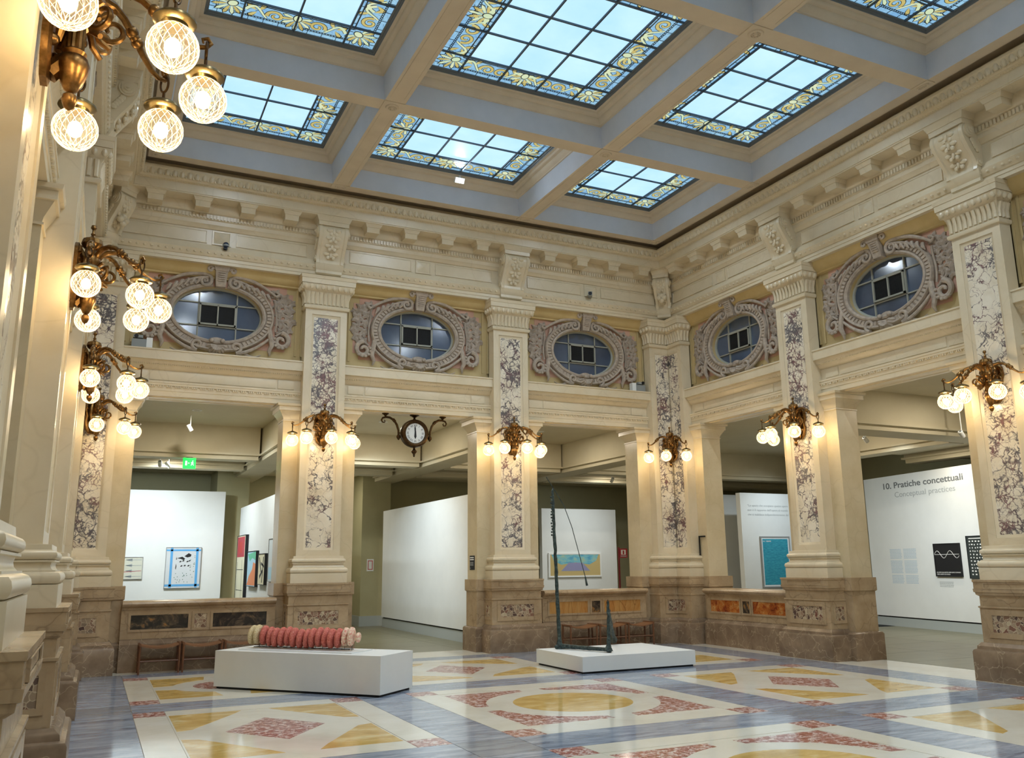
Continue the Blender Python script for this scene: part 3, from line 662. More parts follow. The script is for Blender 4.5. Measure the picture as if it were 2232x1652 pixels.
for k, (nm, M_, L, pil) in enumerate(WALLS):
    ntrim[0] += 1; t_ = upper(M_, L, ntrim[0], nm)
    stops = [-L/2]+sorted(pil)+[L/2]
    for s_ in sorted(pil):
        e = ob('console_bracket', None, t_, Tr(s_))
        for kk, me in BR.items(): ob(kk, me, e)
    for a, b in zip(stops[:-1], stops[1:]):
        for i in range(1, 5): ob('modillion', MODM, t_, Tr(a+(b-a)*i/5))
        m0, m1 = a+.42, b-.42; mid = (a+b)/2
        if a == -L/2: m0 = a+.30
        if b == L/2: m1 = b-.30
        for q0, q1 in ((m0, mid-.26), (mid+.26, m1)):
            part('frieze_panel', MB().loft([[(q0+g, -p, 7.53+g), (q1-g, -p, 7.53+g), (q1-g, -p, 7.775-g), (q0+g, -p, 7.775-g)] for g, p in ((0, -.03), (0, -.002), (.015, .0), (.02, -.008))]), 'cream_marble', t_)
        part('diamond_boss', MB().loft([[(mid-h, -p, 7.652-h*.8), (mid+h, -p, 7.652-h*.8), (mid+h, -p, 7.652+h*.8), (mid-h, -p, 7.652+h*.8)] for h, p in ((.17, -.03), (.17, .0), (.14, .0), (.135, -.008), (.005, .035))]), 'cream_marble', t_)
    # leaf ovolo + dentil rows
    mb = MB(); n = int((L-1)/.125)
    for i in range(n):
        s_ = -L/2+.52+(L-1.04)*(i+.5)/n
        mb.ball((s_, -.548, 8.545), .05, 7, 5, (1, .75, 1.5)); mb.ball((s_+.06, -.535, 8.51), .026, 6, 4, (1, 1, 1.3))
    part('leaf_moulding', mb, 'cream_marble', t_, kind='stuff')
    mb = MB(); n = int((L-.3)/.06)
    for i in range(n):
        s_ = -L/2+.12+(L-.24)*(i+.5)/n; mb.box(s_-.018, s_+.018, -.105, -.07, 7.975, 8.05)
        if i % 2: mb.ball((s_, -.062, 7.325), .022, 6, 4, (1.3, 1, 1))
    part('dentil_row', mb, 'cream_marble', t_, smooth=0, kind='stuff')
    mb = MB(); n = int((L-1)/.045)
    for i in range(n): s_ = -L/2+.46+(L-.92)*(i+.5)/n; mb.ball((s_, -.455, 8.452), .014, 6, 4)
    part('bead_row', mb, 'cream_marble', t_, kind='stuff')
    if nm == 'back':
        for sx in (-1, 1):
            e = ob('console_bracket', None, t_, Tr(sx*(L/2-.10), -.10) @ Rz(sx*(-pi/4)))
            for kk, me in BRC.items(): ob(kk, me, e)
            fr = MB()
            for q in ((-.06, 7.62), (.06, 7.62), (0, 7.55), (0, 7.67)): fr.ball((q[0], -.30, q[1]), .062, 8, 6)
            fr.tube([(0, -.28, 7.56), (0, -.27, 7.47)], [.05, .005], 8)
            part('fruit_pendant', fr, 'cream_marble', e)
ntrim[0] += 1
part('trim_%d' % ntrim[0], MB().loft([[(sg*(-XL/2-p), -p, z) for p, z in UP] for sg in (-1, 1)], flip=True), 'cream_marble', None, Tr(XL/2, YF) @ Rz(pi), kind='structure')

# ================= CEILING =================
ZS = 8.75
ceil = part('ceiling', MB().box(XL-.3, .3, YF-.3, .3, 9.45, 9.6), 'ceiling_plaster', None, kind='structure')
E0 = .84
xs = [(-.84, XA+.165), (XA-.165, XB+.165), (XB-.165, XL+.84)]
ys = [(-.84, YS[1]+.15)]+[(YS[i]-.15, YS[i+1]+.15) for i in (1, 2, 3)]+[(YS[4]-.15, YF+.84)]
for x in (XA, XB): part('beam', MB().box(x-.165, x+.165, YF+.84, -.84, ZS, 9.45), 'ceiling_plaster', ceil)
for y in YS[1:5]:
    for a, b in xs: part('beam', MB().box(b, a, y-.15, y+.15, ZS, 9.45), 'ceiling_plaster', ceil)
rim = MB()
o_, i_ = .61, .84
def rr(p, z): return [(XL+p, YF+p, z), (-p, YF+p, z), (-p, -p, z), (XL+p, -p, z)]
rim.loft([rr(.2, 8.86), rr(o_, 8.84), rr(o_, ZS+.01), rr(o_+.01, ZS), rr(i_, ZS), rr(i_, 9.45)], cap=False, flip=True)
part('edge_beam', rim, 'ceiling_plaster', ceil)
rs = MB().box(-.17, .17, -.155, .155, -.012, .02); rs.lathe([(.11, -.012), (.10, -.03), (.07, -.03), (.065, -.018), (.035, -.02), (.02, -.04)], 16)
for i in range(8): rs.ball((.05*cos(i*pi/4), .05*sin(i*pi/4), -.022), .016, 6, 4)
RSM = rs.mesh('rosette', 'ceiling_plaster')
for x in (-.77, XA, XB, XL+.77):
    for y in [-.77]+YS[1:5]+[YF+.77]:
        k = 1 if (x in (XA, XB) and y in YS) else .7
        ob('rosette', RSM, ceil, Tr(x, y, ZS) @ Matrix.Diagonal((1 if x in (XA, XB) else .5, 1 if y in YS else .5, 1, 1)))
# soffit fillets along the beams
fm = MB()
for y0, y1 in ys:
    for x in (XA, XB):
        for sg in (-1, 1): fm.box(x+sg*.11-.006, x+sg*.11+.006, y0+.12, y1-.12, ZS-.006, ZS+.01) if y0 < y1 else fm.box(x+sg*.11-.006, x+sg*.11+.006, y1+.12, y0-.12, ZS-.006, ZS+.01)
part('beam_fillet', fm, 'ceiling_plaster', ceil, smooth=0)
P_, B_ = .70, .0
def coffer(x1, x0, y1, y0):   # x0<x1, y0<y1
    rings = [(0, 8.75), (.012, 8.79), (.045, 9.115)]
    mb = MB(); mb.loft([[(x0+g, y0+g, z), (x1-g, y0+g, z), (x1-g, y1-g, z), (x0+g, y1-g, z)] for g, z in rings], cap=False, flip=True)
    part('coffer', mb, 'coffer_plaster_skylit', ceil)
    rings = [(.045, 9.115), (.07, 9.12), (.075, 9.135), (.11, 9.16), (.14, 9.205), (.145, 9.225), (.19, 9.235), (.205, 9.25), (.215, 9.285), (.262, 9.29)]
    mb = MB(); mb.loft([[(x0+g, y0+g, z), (x1-g, y0+g, z), (x1-g, y1-g, z), (x0+g, y1-g, z)] for g, z in rings], cap=False, flip=True)
    part('coffer_moulding', mb, 'ceiling_plaster', ceil)
    mb = MB(); mb.loft([[(x0+g, y0+g, z), (x1-g, y0+g, z), (x1-g, y1-g, z), (x0+g, y1-g, z)] for g, z in ((.262, 9.29), (.268, 9.315), (.285, 9.315), (.29, 9.335), (.318, 9.335), (.318, 9.36))], cap=False, flip=True)
    part('coffer_frame', mb, 'steel_frame', ceil)
# ---- stained-glass ornaments, built once in local plane coordinates ----
def petal(mb, c, ang, L, w, z):
    u = Vector((cos(ang), sin(ang))); n = Vector((-u.y, u.x)); c = Vector(c)
    pts = [c+u*(L*.12), c+u*(L*.45)+n*(w*.75), c+u*(L*.8)+n*w, c+u*L, c+u*(L*.8)-n*w, c+u*(L*.45)-n*(w*.75)]
    mb.add([(p.x, p.y, z) for p in pts], [tuple(range(6))[::-1]])
def ribbon(mb, pts, w0, w1, z):
    n = len(pts); L, R_ = [], []
    for i, p in enumerate(pts):
        t_ = Vector(pts[min(i+1, n-1)])-Vector(pts[max(i-1, 0)]); t_.normalize(); nn = Vector((-t_.y, t_.x)); wd = w0+(w1-w0)*i/(n-1); p = Vector(p); L.append(p+nn*wd); R_.append(p-nn*wd)
    k = len(mb.v); mb.v += [(p.x, p.y, z) for p in L]+[(p.x, p.y, z) for p in R_]
    for i in range(n-1): mb.f.append((k+i, k+i+1, k+n+i+1, k+n+i))
def palmette(S):
    a, b, c = MB(), MB(), MB()
    for i in range(9):
        an = -pi/2+(i-4)*.46; L = S*(.50-.03*abs(i-4)); petal(a, (0, S*.06), an, L*1.08, S*.062, -.004); petal(b if i % 2 else c, (0, S*.06), an, L, S*.045, -.006)
    for i in range(12): pass
    for r, z, m_ in ((.12, -.007, a), (.095, -.009, c)): m_.add([(S*r*cos(i*pi/6), S*.10+S*r*1.3*sin(i*pi/6), z) for i in range(12)], [tuple(range(12))[::-1]])
    return a, b, c
def scroll(S, mir=1):
    a, b, c = MB(), MB(), MB()
    sp = [(mir*(-.16*S+(.17-.14*i/24)*S*cos(-.3+2*pi*1.25*i/24)), (-.04*S+(.17-.14*i/24)*S*sin(-.3+2*pi*1.25*i/24))) for i in range(25)]
    st = [(mir*(.42-.42*k)*S, (.16*sin(k*4.2)-.02)*S) for k in [i/10 for i in range(11)]]
    for pts in (sp, st): ribbon(a, pts, S*.05, S*.03, -.004); ribbon(b if pts is sp else c, pts, S*.036, S*.018, -.006)
    for an in (.6, 2.0, -.9): petal(a, (mir*.18*S, 0), an if mir > 0 else pi-an, S*.30, S*.06, -.003); petal(b, (mir*.18*S, 0), an if mir > 0 else pi-an, S*.27, S*.042, -.005)
    return a, b, c
SG = {}
def bake_sg():
    for nm, tri in (('pal', palmette(.57)), ('scrL', scroll(.72, 1)), ('scrR', scroll(.72, -1))):
        SG[nm] = [m_.mesh('glass_ornament', k, 0) for m_, k in zip(tri, ('lead', 'sky_yellow', 'sky_pale'))]
bake_sg()
def sgset(par, nm, M_):
    e = ob('glass_ornament', SG[nm][0], par, M_)
    ob('yellow_glass', SG[nm][1], e); ob('pale_glass', SG[nm][2], e)
def skylight(x1, x0, y1, y0, nx, ny):
    nwin[0] += 1; g = .315; x0 += g; x1 -= g; y0 += g; y1 -= g
    bd = .45; px = (x1-x0-2*bd)/nx; py = (y1-y0-2*bd)/ny
    X = [0, bd]+[bd+px*(i+1) for i in range(nx)]+[x1-x0]; Y = [0, bd]+[bd+py*(i+1) for i in range(ny)]+[y1-y0]
    wd = part('window_%d' % nwin[0], MB().box(-.02, x1-x0+.02, -.02, y1-y0+.02, .03, .045), 'lead', None, Tr(x0, y0, 9.35), kind='structure')
    for i in range(nx+2):
        for j in range(ny+2):
            cl = 0 < i < nx+1 and 0 < j < ny+1
            part('clear_pane' if cl else 'stained_pane', MB().add([(X[i], Y[j], 0), (X[i+1], Y[j], 0), (X[i+1], Y[j+1], 0), (X[i], Y[j+1], 0)], [(0, 3, 2, 1)]), 'sky_clear' if cl else 'sky_blue', wd, smooth=0)
    for x in X[1:-1]: part('glazing_bar', MB().box(x-.012, x+.012, 0, y1-y0, -.03, .005), 'lead', wd, smooth=0)
    for y in Y[1:-1]: part('glazing_bar', MB().box(0, x1-x0, y-.012, y+.012, -.028, .005), 'lead', wd, smooth=0)
    W_, H_ = x1-x0, y1-y0; ld = MB()
    def fr_(d, t_):
        ld.box(d, W_-d, d-t_, d+t_, -.006, -.001); ld.box(d, W_-d, H_-d-t_, H_-d+t_, -.006, -.001); ld.box(d-t_, d+t_, d, H_-d, -.006, -.001); ld.box(W_-d-t_, W_-d+t_, d, H_-d, -.006, -.001)
    fr_(.085, .004); fr_(.115, .004); fr_(.385, .009)
    n = int(W_/.045)
    for i in range(n):
        x = .09+(W_-.18)*(i+.5)/n
        for y in (.10, H_-.10): ld.box(x-.007, x+.007, y-.013, y+.013, -.006, -.001)
        if i % 5 == 0:
            for y0_, y1_ in ((0, .085), (H_-.085, H_), (.385, .45), (H_-.45, H_-.385)): ld.box(x-.004, x+.004, y0_, y1_, -.006, -.001)
    n = int(H_/.045)
    for i in range(n):
        y = .09+(H_-.18)*(i+.5)/n
        for x in (.10, W_-.10): ld.box(x-.013, x+.013, y-.007, y+.007, -.006, -.001)
        if i % 5 == 0:
            for x0_, x1_ in ((0, .085), (W_-.085, W_), (.385, .45), (W_-.45, W_-.385)): ld.box(x0_, x1_, y-.004, y+.004, -.006, -.001)
    part('lead_lines', ld, 'lead', wd, smooth=0, kind='stuff')
    c = .255
    for sx, sy, an in ((0, 0, -pi/4), (1, 0, pi/4), (1, 1, 3*pi/4), (0, 1, -3*pi/4)): sgset(wd, 'pal', Tr(W_*sx+(c if sx == 0 else -c), H_*sy+(c if sy == 0 else -c)) @ Rz(an))
    def side(n_, L, base, MM):
        if n_ == 3:
            q = L-2*bd; sgset(wd, 'scrL', MM(bd+q*.14)); sgset(wd, 'scrR', MM(bd+q*.36)); sgset(wd, 'pal', MM(bd+q*.5)); sgset(wd, 'scrL', MM(bd+q*.64)); sgset(wd, 'scrR', MM(bd+q*.86))
        else:
            q = L-2*bd; sgset(wd, 'scrL', MM(bd+q*.22)); sgset(wd, 'pal', MM(bd+q*.5)); sgset(wd, 'scrR', MM(bd+q*.78))
    side(nx, W_, 0, lambda s_: Tr(s_, .25)); side(nx, W_, 0, lambda s_: Tr(s_, H_-.25) @ Rz(pi)); side(ny, H_, 0, lambda s_: Tr(.25, s_) @ Rz(-pi/2)); side(ny, H_, 0, lambda s_: Tr(W_-.25, s_) @ Rz(pi/2))
for j, (ya, yb) in enumerate(ys):
    y0, y1 = min(ya, yb), max(ya, yb)
    for i, (xa, xb) in enumerate(xs):
        x0, x1 = min(xa, xb), max(xa, xb); coffer(x1, x0, y1, y0); skylight(x1, x0, y1, y0, 3 if i == 1 else 2, 2 if j in (0, 4) else 3)
# ================= REMAINING HALL WALLS =================
part('wall_front', MB().box(XL-.3, .3, YF-.4, YF+.0, 0, 9.4), 'cream_marble', None, kind='structure')
part('wall_right', MB().box(.2, .5, YF, YS[3]-.7, 0, 7.16), 'cream_marble', None, kind='structure')
part('wall_left', MB().box(XL-.5, XL-.2, YF, YS[3]-.7, 0, 7.16), 'cream_marble', None, kind='structure')
for nm, M_, L, _ in WALLS:     # masonry above the arcade, behind the entablature
    part('wall_upper_%s' % nm, MB().box(-L/2-.9, L/2+.9, .44, .76, 5.44, 9.5), 'buff_plaster', None, M_, kind='structure')

# ================= PARAPETS =================
def parapet(M_, x0, x1, label, long_, small):
    t_ = thing('parapet', label, 'parapet', M_, 'marble parapets between the pillars')
    part('base', MB().loft([[(x, y, z) for y, z in ((.55, 0), (.02, 0), (.02, .44), (.05, .47), (.09, .50), (.09, .52), (.55, .52))] for x in (x0, x1)], flip=True), 'brown_marble', t_)
    part('body', MB().box(x0, x1, .10, .50, .51, 1.02), 'tan_marble', t_)
    part('coping', MB().loft([[(x, y, z) for y, z in ((.56, .99), (.08, .99), (.075, 1.02), (.03, 1.035), (.0, 1.06), (-.01, 1.085), (.0, 1.11), (.03, 1.13), (.57, 1.13), (.59, 1.09))] for x in (x0+.005, x1-.005)], flip=True), 'tan_marble', t_)
    c = (x0+x1)/2
    for a, b, m_ in ((c-1.10, c-.20, long_), (c-.10, c+.10, small), (c+.20, c+1.10, long_)):
        part('panel_frame', MB().loft([[(x, y, z) for x, z in ((a-g, .67-g), (b+g, .67-g), (b+g, .90+g), (a-g, .90+g))] for g, y in ((.04, .11), (.04, .088), (.0, .086), (0, .099))], cap=False), 'tan_marble', t_)
        part('inlay_panel', MB().box(a-.005, b+.005, .095, .11, .665, .905), m_, t_, smooth=0)
def bayspan(lo, hi, la=.70, lb=.70): return ((lo+hi)/2, -(hi-lo)/2+la, (hi-lo)/2-lb)
c, a, b = bayspan(XL, XB, .81); parapet(BACK(c), a, b, 'marble parapet with dark inlays behind the stools at left', 'inlay_dark', 'inlay_rosso')
c, a, b = bayspan(XA, 0, .70, .81); parapet(BACK(c), a, b, 'marble parapet with ochre inlays behind the bronze sculpture', 'inlay_ochre', 'inlay_dark')
c, a, b = bayspan(YS[1], 0, .70, .81); parapet(RIGHT(c), -b, -a, 'marble parapet with orange-red inlays on the right wall', 'inlay_orange', 'inlay_dark')
for i, w_ in ((1, 'farthest'), (2, 'middle'), (3, 'nearest')):
    c, a, b = bayspan(YS[i], YS[i-1], .70, .81 if i == 1 else .70); parapet(LEFT(c), a, b, w_+' marble parapet of the left wall, hidden behind its pillars', 'inlay_dark', 'inlay_rosso')

# ================= GALLERY BEYOND THE ARCADE =================
gf = part('floor_gallery', MB().box(-16, 11, .73, 11, -.2, -.012).box(.73, 11, -16, .73, -.2, -.012).box(-16, -14.4, YF, .73, -.2, -.012), 'shadow_gap', None, kind='structure')
gs = MB().box(.004, 1.796, .004, 1.196, -.012, 0).mesh('floor_slab', 'gallery_floor', 0)
for i in range(10):
    for j in range(9): ob('floor_slab', gs, gf, Tr(-12+1.8*i, .73+1.2*j))
for i in range(6):
    for j in range(11): ob('floor_slab', gs, gf, Tr(.73+1.8*i, -.47-1.2*j))
part('wall_gallery_back', MB().box(-16, 11, 10.3, 10.6, 0, 5.2), 'gallery_olive', None, kind='structure')
part('wall_gallery_right', MB().box(10.3, 10.6, -16, 10.3, 0, 5.2), 'gallery_olive', None, kind='structure')
part('wall_gallery_left', MB().box(-14.6, -14.4, YF, 10.3, 0, 5.2), 'gallery_olive', None, kind='structure')
part('wall_gallery_near', MB().box(.5, 10.3, -14.2, -14.0, 0, 5.2), 'gallery_olive', None, kind='structure')
gc = part('ceiling_gallery', MB().box(-14.5, 10.5, .74, 10.5, 4.84, 5.0).box(.74, 10.5, -14.2, .74, 4.84, 5.0).box(-14.5, XL-.74, YF, .74, 4.84, 5.0), 'gallery_ceiling', None, kind='structure')
def gbeam(x0, x1, y0, y1, z=4.08, d=.76):
    mb = MB(); 
    mb.box(x0, x1, y0, y1, z+.14, 4.845); mb.box(x0-.05, x1+.05, y0-.05, y1+.05, z+.10, z+.14); mb.box(x0+.02, x1-.02, y0+.02, y1-.02, z, z+.10)
    return part('ceiling_beam', mb, 'gallery_ceiling', gc)
def gpan(x0, x1, y0, y1):   # lowered coffer slab behind the first beam
    mb = MB(); mb.box(x0, x1, y0, y1, 4.30, 4.845); part('ceiling_panel', mb, 'gallery_ceiling', gc)
for x in (XA, XB, 0): gbeam(x-.35, x+.35, .80, 10.2)
for y0, y1 in ((4.5, 5.0), (6.7, 7.2)):
    for a, b in ((XL, XB-.40), (XB+.40, XA-.40), (XA+.40, -.40), (.40, 10.2)): gbeam(a, b, y0, y1)
for a, b in ((XL, XB-.36), (XB+.36, XA-.36), (XA+.36, -.36), (.36, 10.2)):
    gpan(a, b, 5.05, 6.65); gpan(a, b, 7.25, 10.2)
for y in (YS[1], YS[2], YS[3]): gbeam(.80, 10.2, y-.35, y+.35)
for x0, x1 in ((4.5, 5.0), (6.9, 7.4)):
    for a, b in ((YS[3]+.4, YS[2]-.4), (YS[2]+.4, YS[1]-.4), (YS[1]+.4, .4-.8)): gbeam(x0, x1, a, b)
for a, b in ((YS[3]+.36, YS[2]-.36), (YS[2]+.36, YS[1]-.36), (YS[1]+.36, -.36)):
    gpan(5.05, 6.85, a, b); gpan(7.45, 10.2, a, b)
for x, lab in ((-4.7, 'olive green wall pier beside the large blank white wall'), (-8.75, 'olive green wall pier between the blue painting and slanted white wall')):
    t_ = thing('wall_pier', lab, 'pier', Tr(x, 8.7)); part('pier_body', MB().box(0, .85, 0, 1.6, 0, 4.3), 'gallery_olive', t_); part('skirting', MB().box(-.025, .875, -.025, 1.6, 0, .28), 'skirting_grey', t_)
def partition(name, M_, L, z0, z1, th, label):
    """free-standing exhibition wall: local x along, faces -y"""
    t_ = thing('exhibition_wall', label, 'exhibition wall', M_, 'white exhibition walls')
    part('wall_board', MB().box(0, L, 0, th, z0, z1), 'gallery_white', t_); part('shadow_strip', MB().box(.02, L-.02, .05, th-.02, z0-.035, z0), 'shadow_gap', t_)
    part('skirting', MB().box(.0, L, .03, th, 0, z0-.034), 'skirting_grey', t_); return t_
FACEX = lambda x, y: Tr(x, y) @ Rz(-pi/2)        # board facing -x, running towards -y
partition('a', FACEX(-4.2, 8.26), 6.8, .27, 3.2, .18, 'large blank white exhibition wall behind the clock')
partition('b', FACEX(-8.2, 7.98), 5.6, .27, 3.2, .18, 'white exhibition wall hung with narrow upright pictures, seen at a slant')
partition('c', Tr(-14.2, 8.2), 14.2-8.58, .27, 3.64, .18, 'white exhibition wall carrying the blue-banded painting')
partition('d', Tr(.885, 8.2), 2.7, .27, 3.37, .18, 'white exhibition wall carrying the wide pastel picture')
partition('e', Tr(5.21, 4.0), 2.05, .27, 3.64, .18, 'white exhibition wall carrying the teal picture')
partition('f', Tr(4.6, 5.6), 2.4, .27, 3.72, .15, 'greyish exhibition wall half hidden left of the teal picture wall')
DW = Vector((-.18624, -.98250, 0)); MW_ = Matrix(((DW.x, -DW.y, 0, 7.39), (DW.y, DW.x, 0, 1.42), (0, 0, 1, 0), (0, 0, 0, 1)))
partition('g', MW_, 9.0, .25, 3.84, .2, 'long white exhibition wall lettered Pratiche concettuali')
def txt(s, size, material, parent, M_, align='LEFT', ext=.001, off_=.0):
    cu = bpy.data.curves.new('t', 'FONT'); cu.body = s; cu.size = size; cu.extrude = ext; cu.align_x = align; cu.offset = off_
    o = bpy.data.objects.new('t', cu); COL.objects.link(o); dg = bpy.context.evaluated_depsgraph_get()
    me = bpy.data.meshes.new_from_object(o.evaluated_get(dg)); bpy.data.objects.remove(o); me.materials.clear(); me.materials.append(MATS[material])
    xs_ = [v.co.x for v in me.vertices]; 
    return me, (max(xs_)-min(xs_) if xs_ else 1)
def put_text(s, width, height, material, parent, M_, align='LEFT'):
    me, w_ = txt(s, 1.0, material, None, None, align, .001, .016 if material == 'ink' else .0)
    UPR = M_ @ Matrix.Rotation(pi/2, 4, 'X') @ Matrix.Diagonal((width/w_, height/.72, 1, 1))
    return ob('lettering', me, parent, UPR)
mat('ink', '#6b6f70', .8); mat('ink_pale', '#a9aeae', .8); mat('ink_blue', '#aec3d2', .8); mat('white_ink', '#e8e8e6', .7); mat('ink_black', '#151517', .7); mat('ink_red', '#b9302a', .6)
gw = [o for o in bpy.data.objects if o.get('label', '').startswith('long white')][0]
put_text('10. Pratiche concettuali', 2.84, .155, 'ink', gw, Tr(.74, -.003, 3.51))
put_text('Conceptual practices', 2.14, .14, 'ink_pale', gw, Tr(1.20, -.003, 3.27))
rn = random.Random(3)
def text_block(par, M_, x0, x1, z0, z1, rows, material):
    mb = MB(); h = (z1-z0)/rows
    for r_ in range(rows):
        if r_ in (7, 17): continue
        x = x0; z = z1-(r_+.8)*h
        while x < x1-.02:
            w_ = rn.uniform(.02, .06); mb.box(x, min(x+w_, x1), -.003, .001, z, z+h*.45); x += w_+.012
    return part('wall_text', mb, material, par, M_, smooth=0, kind='stuff')
text_block(gw, None, .80, 1.24, 1.08, 1.96, 24, 'ink_blue'); text_block(gw, None, 1.32, 1.78, 1.08, 1.96, 24, 'ink_blue'); text_block(gw, None, 2.5, 2.95, 1.02, 1.16, 4, 'ink_pale')
ew = [o for o in bpy.data.objects if o.get('label', '').endswith('carrying the teal picture')][0]
for i, s in enumerate(('\u201cLo spazio che occupano queste opere', 'non \u00e8 il rapporto dell\u2019opera al mondo', 'che si stabilisce indipendentemente dal')):
    put_text(s, 1.53, .062, 'ink_pale', ew, Tr(.25, -.003, 3.25-.13*i))

# ---- pictures ----
def picture(M_, w_, h_, d, label, frame='black', canvas='#e2e2da', fr=.012, sub=None):
    t_ = thing('picture', label, 'picture', M_, None)
    nm = 'canvas_'+canvas.strip('#')
    if nm not in MATS: plain(nm, canvas, canvas, 4, .8)
    part('frame', MB().loft([[(x, y, z) for x, z in ((g, g), (w_-g, g), (w_-g, h_-g), (g, h_-g))] for g, y in ((0, 0), (0, -d), (fr, -d), (fr, -d+.012), (fr, 0))], cap=False), frame, t_)
    part('canvas', MB().box(fr-.002, w_-fr+.002, -d+.012, 0, fr-.002, h_-fr+.002), nm, t_, smooth=0); return t_
def strokes(t_, name, polys, material, y):
    mb = MB()
    for pol in polys:
        if sum(pol[i][0]*pol[(i+1) % len(pol)][1]-pol[(i+1) % len(pol)][0]*pol[i][1] for i in range(len(pol))) < 0: pol = pol[::-1]
        mb.loft([[(x, y+.0015, z) for x, z in pol], [(x, y, z) for x, z in pol]])
    return part(name, mb, material, t_, smooth=0)
def R4(a, b, c, d): return [(a, c), (b, c), (b, d), (a, d)]
mat('paint_blue', '#58a0d4', .7); mat('paint_green', '#6b8a80', .8); mat('paint_black', '#101014', .7); mat('paint_red', '#b23a44', .7); mat('paint_orange', '#dd8a5c', .7); mat('paint_mint', '#64bd9a', .7)
mat('paint_sky', '#a9cfe2', .7); mat('paint_grey', '#9aa2a4', .7); mat('frame_dark', '#14161c', .6); mat('frame_grey', '#8f9292', .6); mat('frame_white', '#e6e8e6', .6)
W_, H_ = .86, 1.03; t_ = picture(Tr(-9.965, 8.2, 1.16), W_, H_, .05, 'pale canvas crossed by blue bands with black marks and green dots', 'frame_grey', '#c8cdd0')
strokes(t_, 'blue_band', [R4(.11, .17, .012, H_-.012), R4(.73, .79, .012, H_-.012), R4(.012, W_-.012, H_-.10, H_-.055), R4(.012, W_-.012, .045, .10)], 'paint_blue', -.0405)
strokes(t_, 'black_mark', [[(.45, .80), (.55, .88), (.62, .84), (.60, .79), (.52, .77)], [(.27, .75), (.40, .79), (.47, .74), (.44, .70), (.36, .735)], [(.25, .72), (.26, .79), (.275, .72)], [(.245, .50), (.255, .62), (.27, .55), (.26, .46)]]+[[(x, z), (x+.04, z+.03), (x+.06, z+.005), (x+.02, z-.015)] for x, z in ((.33, .66), (.40, .68), (.50, .66), (.55, .68), (.36, .55), (.44, .56), (.53, .555))], 'paint_black', -.041)
rn = random.Random(11); dots = []
for i in range(34):
    x, z = (rn.uniform(.22, .70), rn.uniform(.14, .42)) if i < 22 else (rn.uniform(.60, .71), rn.uniform(.42, .88)); dots.append([(x+.011*cos(k*pi/4), z+.011*sin(k*pi/4)) for k in range(8)])
strokes(t_, 'green_dot', dots, 'paint_green', -.041)
t_ = picture(Tr(-11.18, 8.2, 1.40), .69, .55, .04, 'small pale picture of grey arrows and a red line', 'frame_grey', '#c9cabb')
for i in range(4):
    z = .07+.135*i; strokes(t_, 'arrow', [R4(.30, .66, z-.006, z+.006), [(.28, z), (.44, z+.04), (.44, z-.04)]], 'paint_grey', -.0295)
strokes(t_, 'red_line', [[(.02, .16), (.66, .20), (.66, .21), (.02, .17)]], 'paint_red', -.0296)
FX = lambda y, z: Tr(-8.2, y, z) @ Rz(-pi/2)
t_ = picture(FX(7.75, .80), 1.36, 1.66, .08, 'tall dark-framed picture with a red field over cream', 'frame_dark', '#d6d2b8'); strokes(t_, 'red_field', [R4(.04, 1.20, 1.12, 1.62)], 'paint_red', -.0695); strokes(t_, 'inner_red', [R4(.35, .85, 1.22, 1.5)], 'ink_red', -.0705)
strokes(t_, 'black_line', [R4(.15, .165, .02, 1.0), R4(.9, .915, .02, 1.05), R4(.1, 1.1, .80, .815), R4(.1, 1.1, .3, .312)], 'paint_black', -.07)
t_ = picture(FX(6.05, 1.22), 1.25, .82, .07, 'dark-framed abstract in mint, sky blue and orange', 'frame_dark', '#a9cfe2'); strokes(t_, 'mint_patch', [[(.05, .75), (1.2, .80), (1.15, .60), (.7, .66), (.35, .58)]], 'paint_mint', -.0595)
strokes(t_, 'orange_patch', [[(.02, .03), (1.2, .03), (1.2, .52), (.85, .56), (.75, .40), (.30, .24)]], 'paint_orange', -.0597)
t_ = picture(FX(4.50, 1.28), .85, .68, .07, 'small dark-framed picture of black strokes on cream', 'frame_dark', '#d8d3b6'); strokes(t_, 'black_stroke', [[(.08, .6), (.16, .6), (.45, .3), (.40, .25)], [(.5, .05), (.58, .05), (.7, .62), (.62, .6)], [(.2, .2), (.6, .35), (.62, .3), (.25, .13)], [(.35, .5), (.75, .42), (.74, .37), (.36, .44)]], 'paint_black', -.0595)
t_ = picture(FX(3.42, 1.36), .7, .90, .04, 'pale picture at the near end of the slanted white wall', 'frame_grey', '#cdd6da'); strokes(t_, 'blue_patch', [R4(.05, .5, .05, .3)], 'paint_sky', -.0295)
t_ = picture(Tr(1.08, 8.2, 1.26), 1.89, .74, .06, 'wide pastel picture of a violet trapezium below blue rays', 'frame_white', '#c0ab74', .05)
m = mat('pastel_rays', '#58a8c4', .8); t = NT(m); cc = t.n('ShaderNodeTexCoord').outputs['Object']; n_ = t.noise(t.P((3, 1, 7), obj=True), 1.5, 4); t.col(t.ramp(n_, [(.3, '#4a93b8'), (.5, '#79b9c4'), (.75, '#b7c08c')]))
mat('pastel_violet', '#8f8fb4', .8)
strokes(t_, 'blue_field', [[(.10, .69), (1.79, .69), (1.70, .50), (1.45, .38), (.95, .45), (.45, .38), (.18, .50)]], 'pastel_rays', -.0495)
strokes(t_, 'violet_trapezium', [[(.45, .20), (1.45, .20), (1.18, .44), (.72, .44)]], 'pastel_violet', -.0510); strokes(t_, 'dark_line', [R4(.43, 1.47, .185, .20), [(.43, .19), (.45, .2), (.73, .45), (.71, .45)], [(1.45, .2), (1.47, .19), (1.2, .45), (1.18, .45)]], 'paint_grey', -.0513)
t_ = picture(Tr(5.83, 4.0, .93), 1.10, 1.46, .05, 'tall teal picture in a white and grey frame', 'frame_grey', '#dfe5e6', .035)
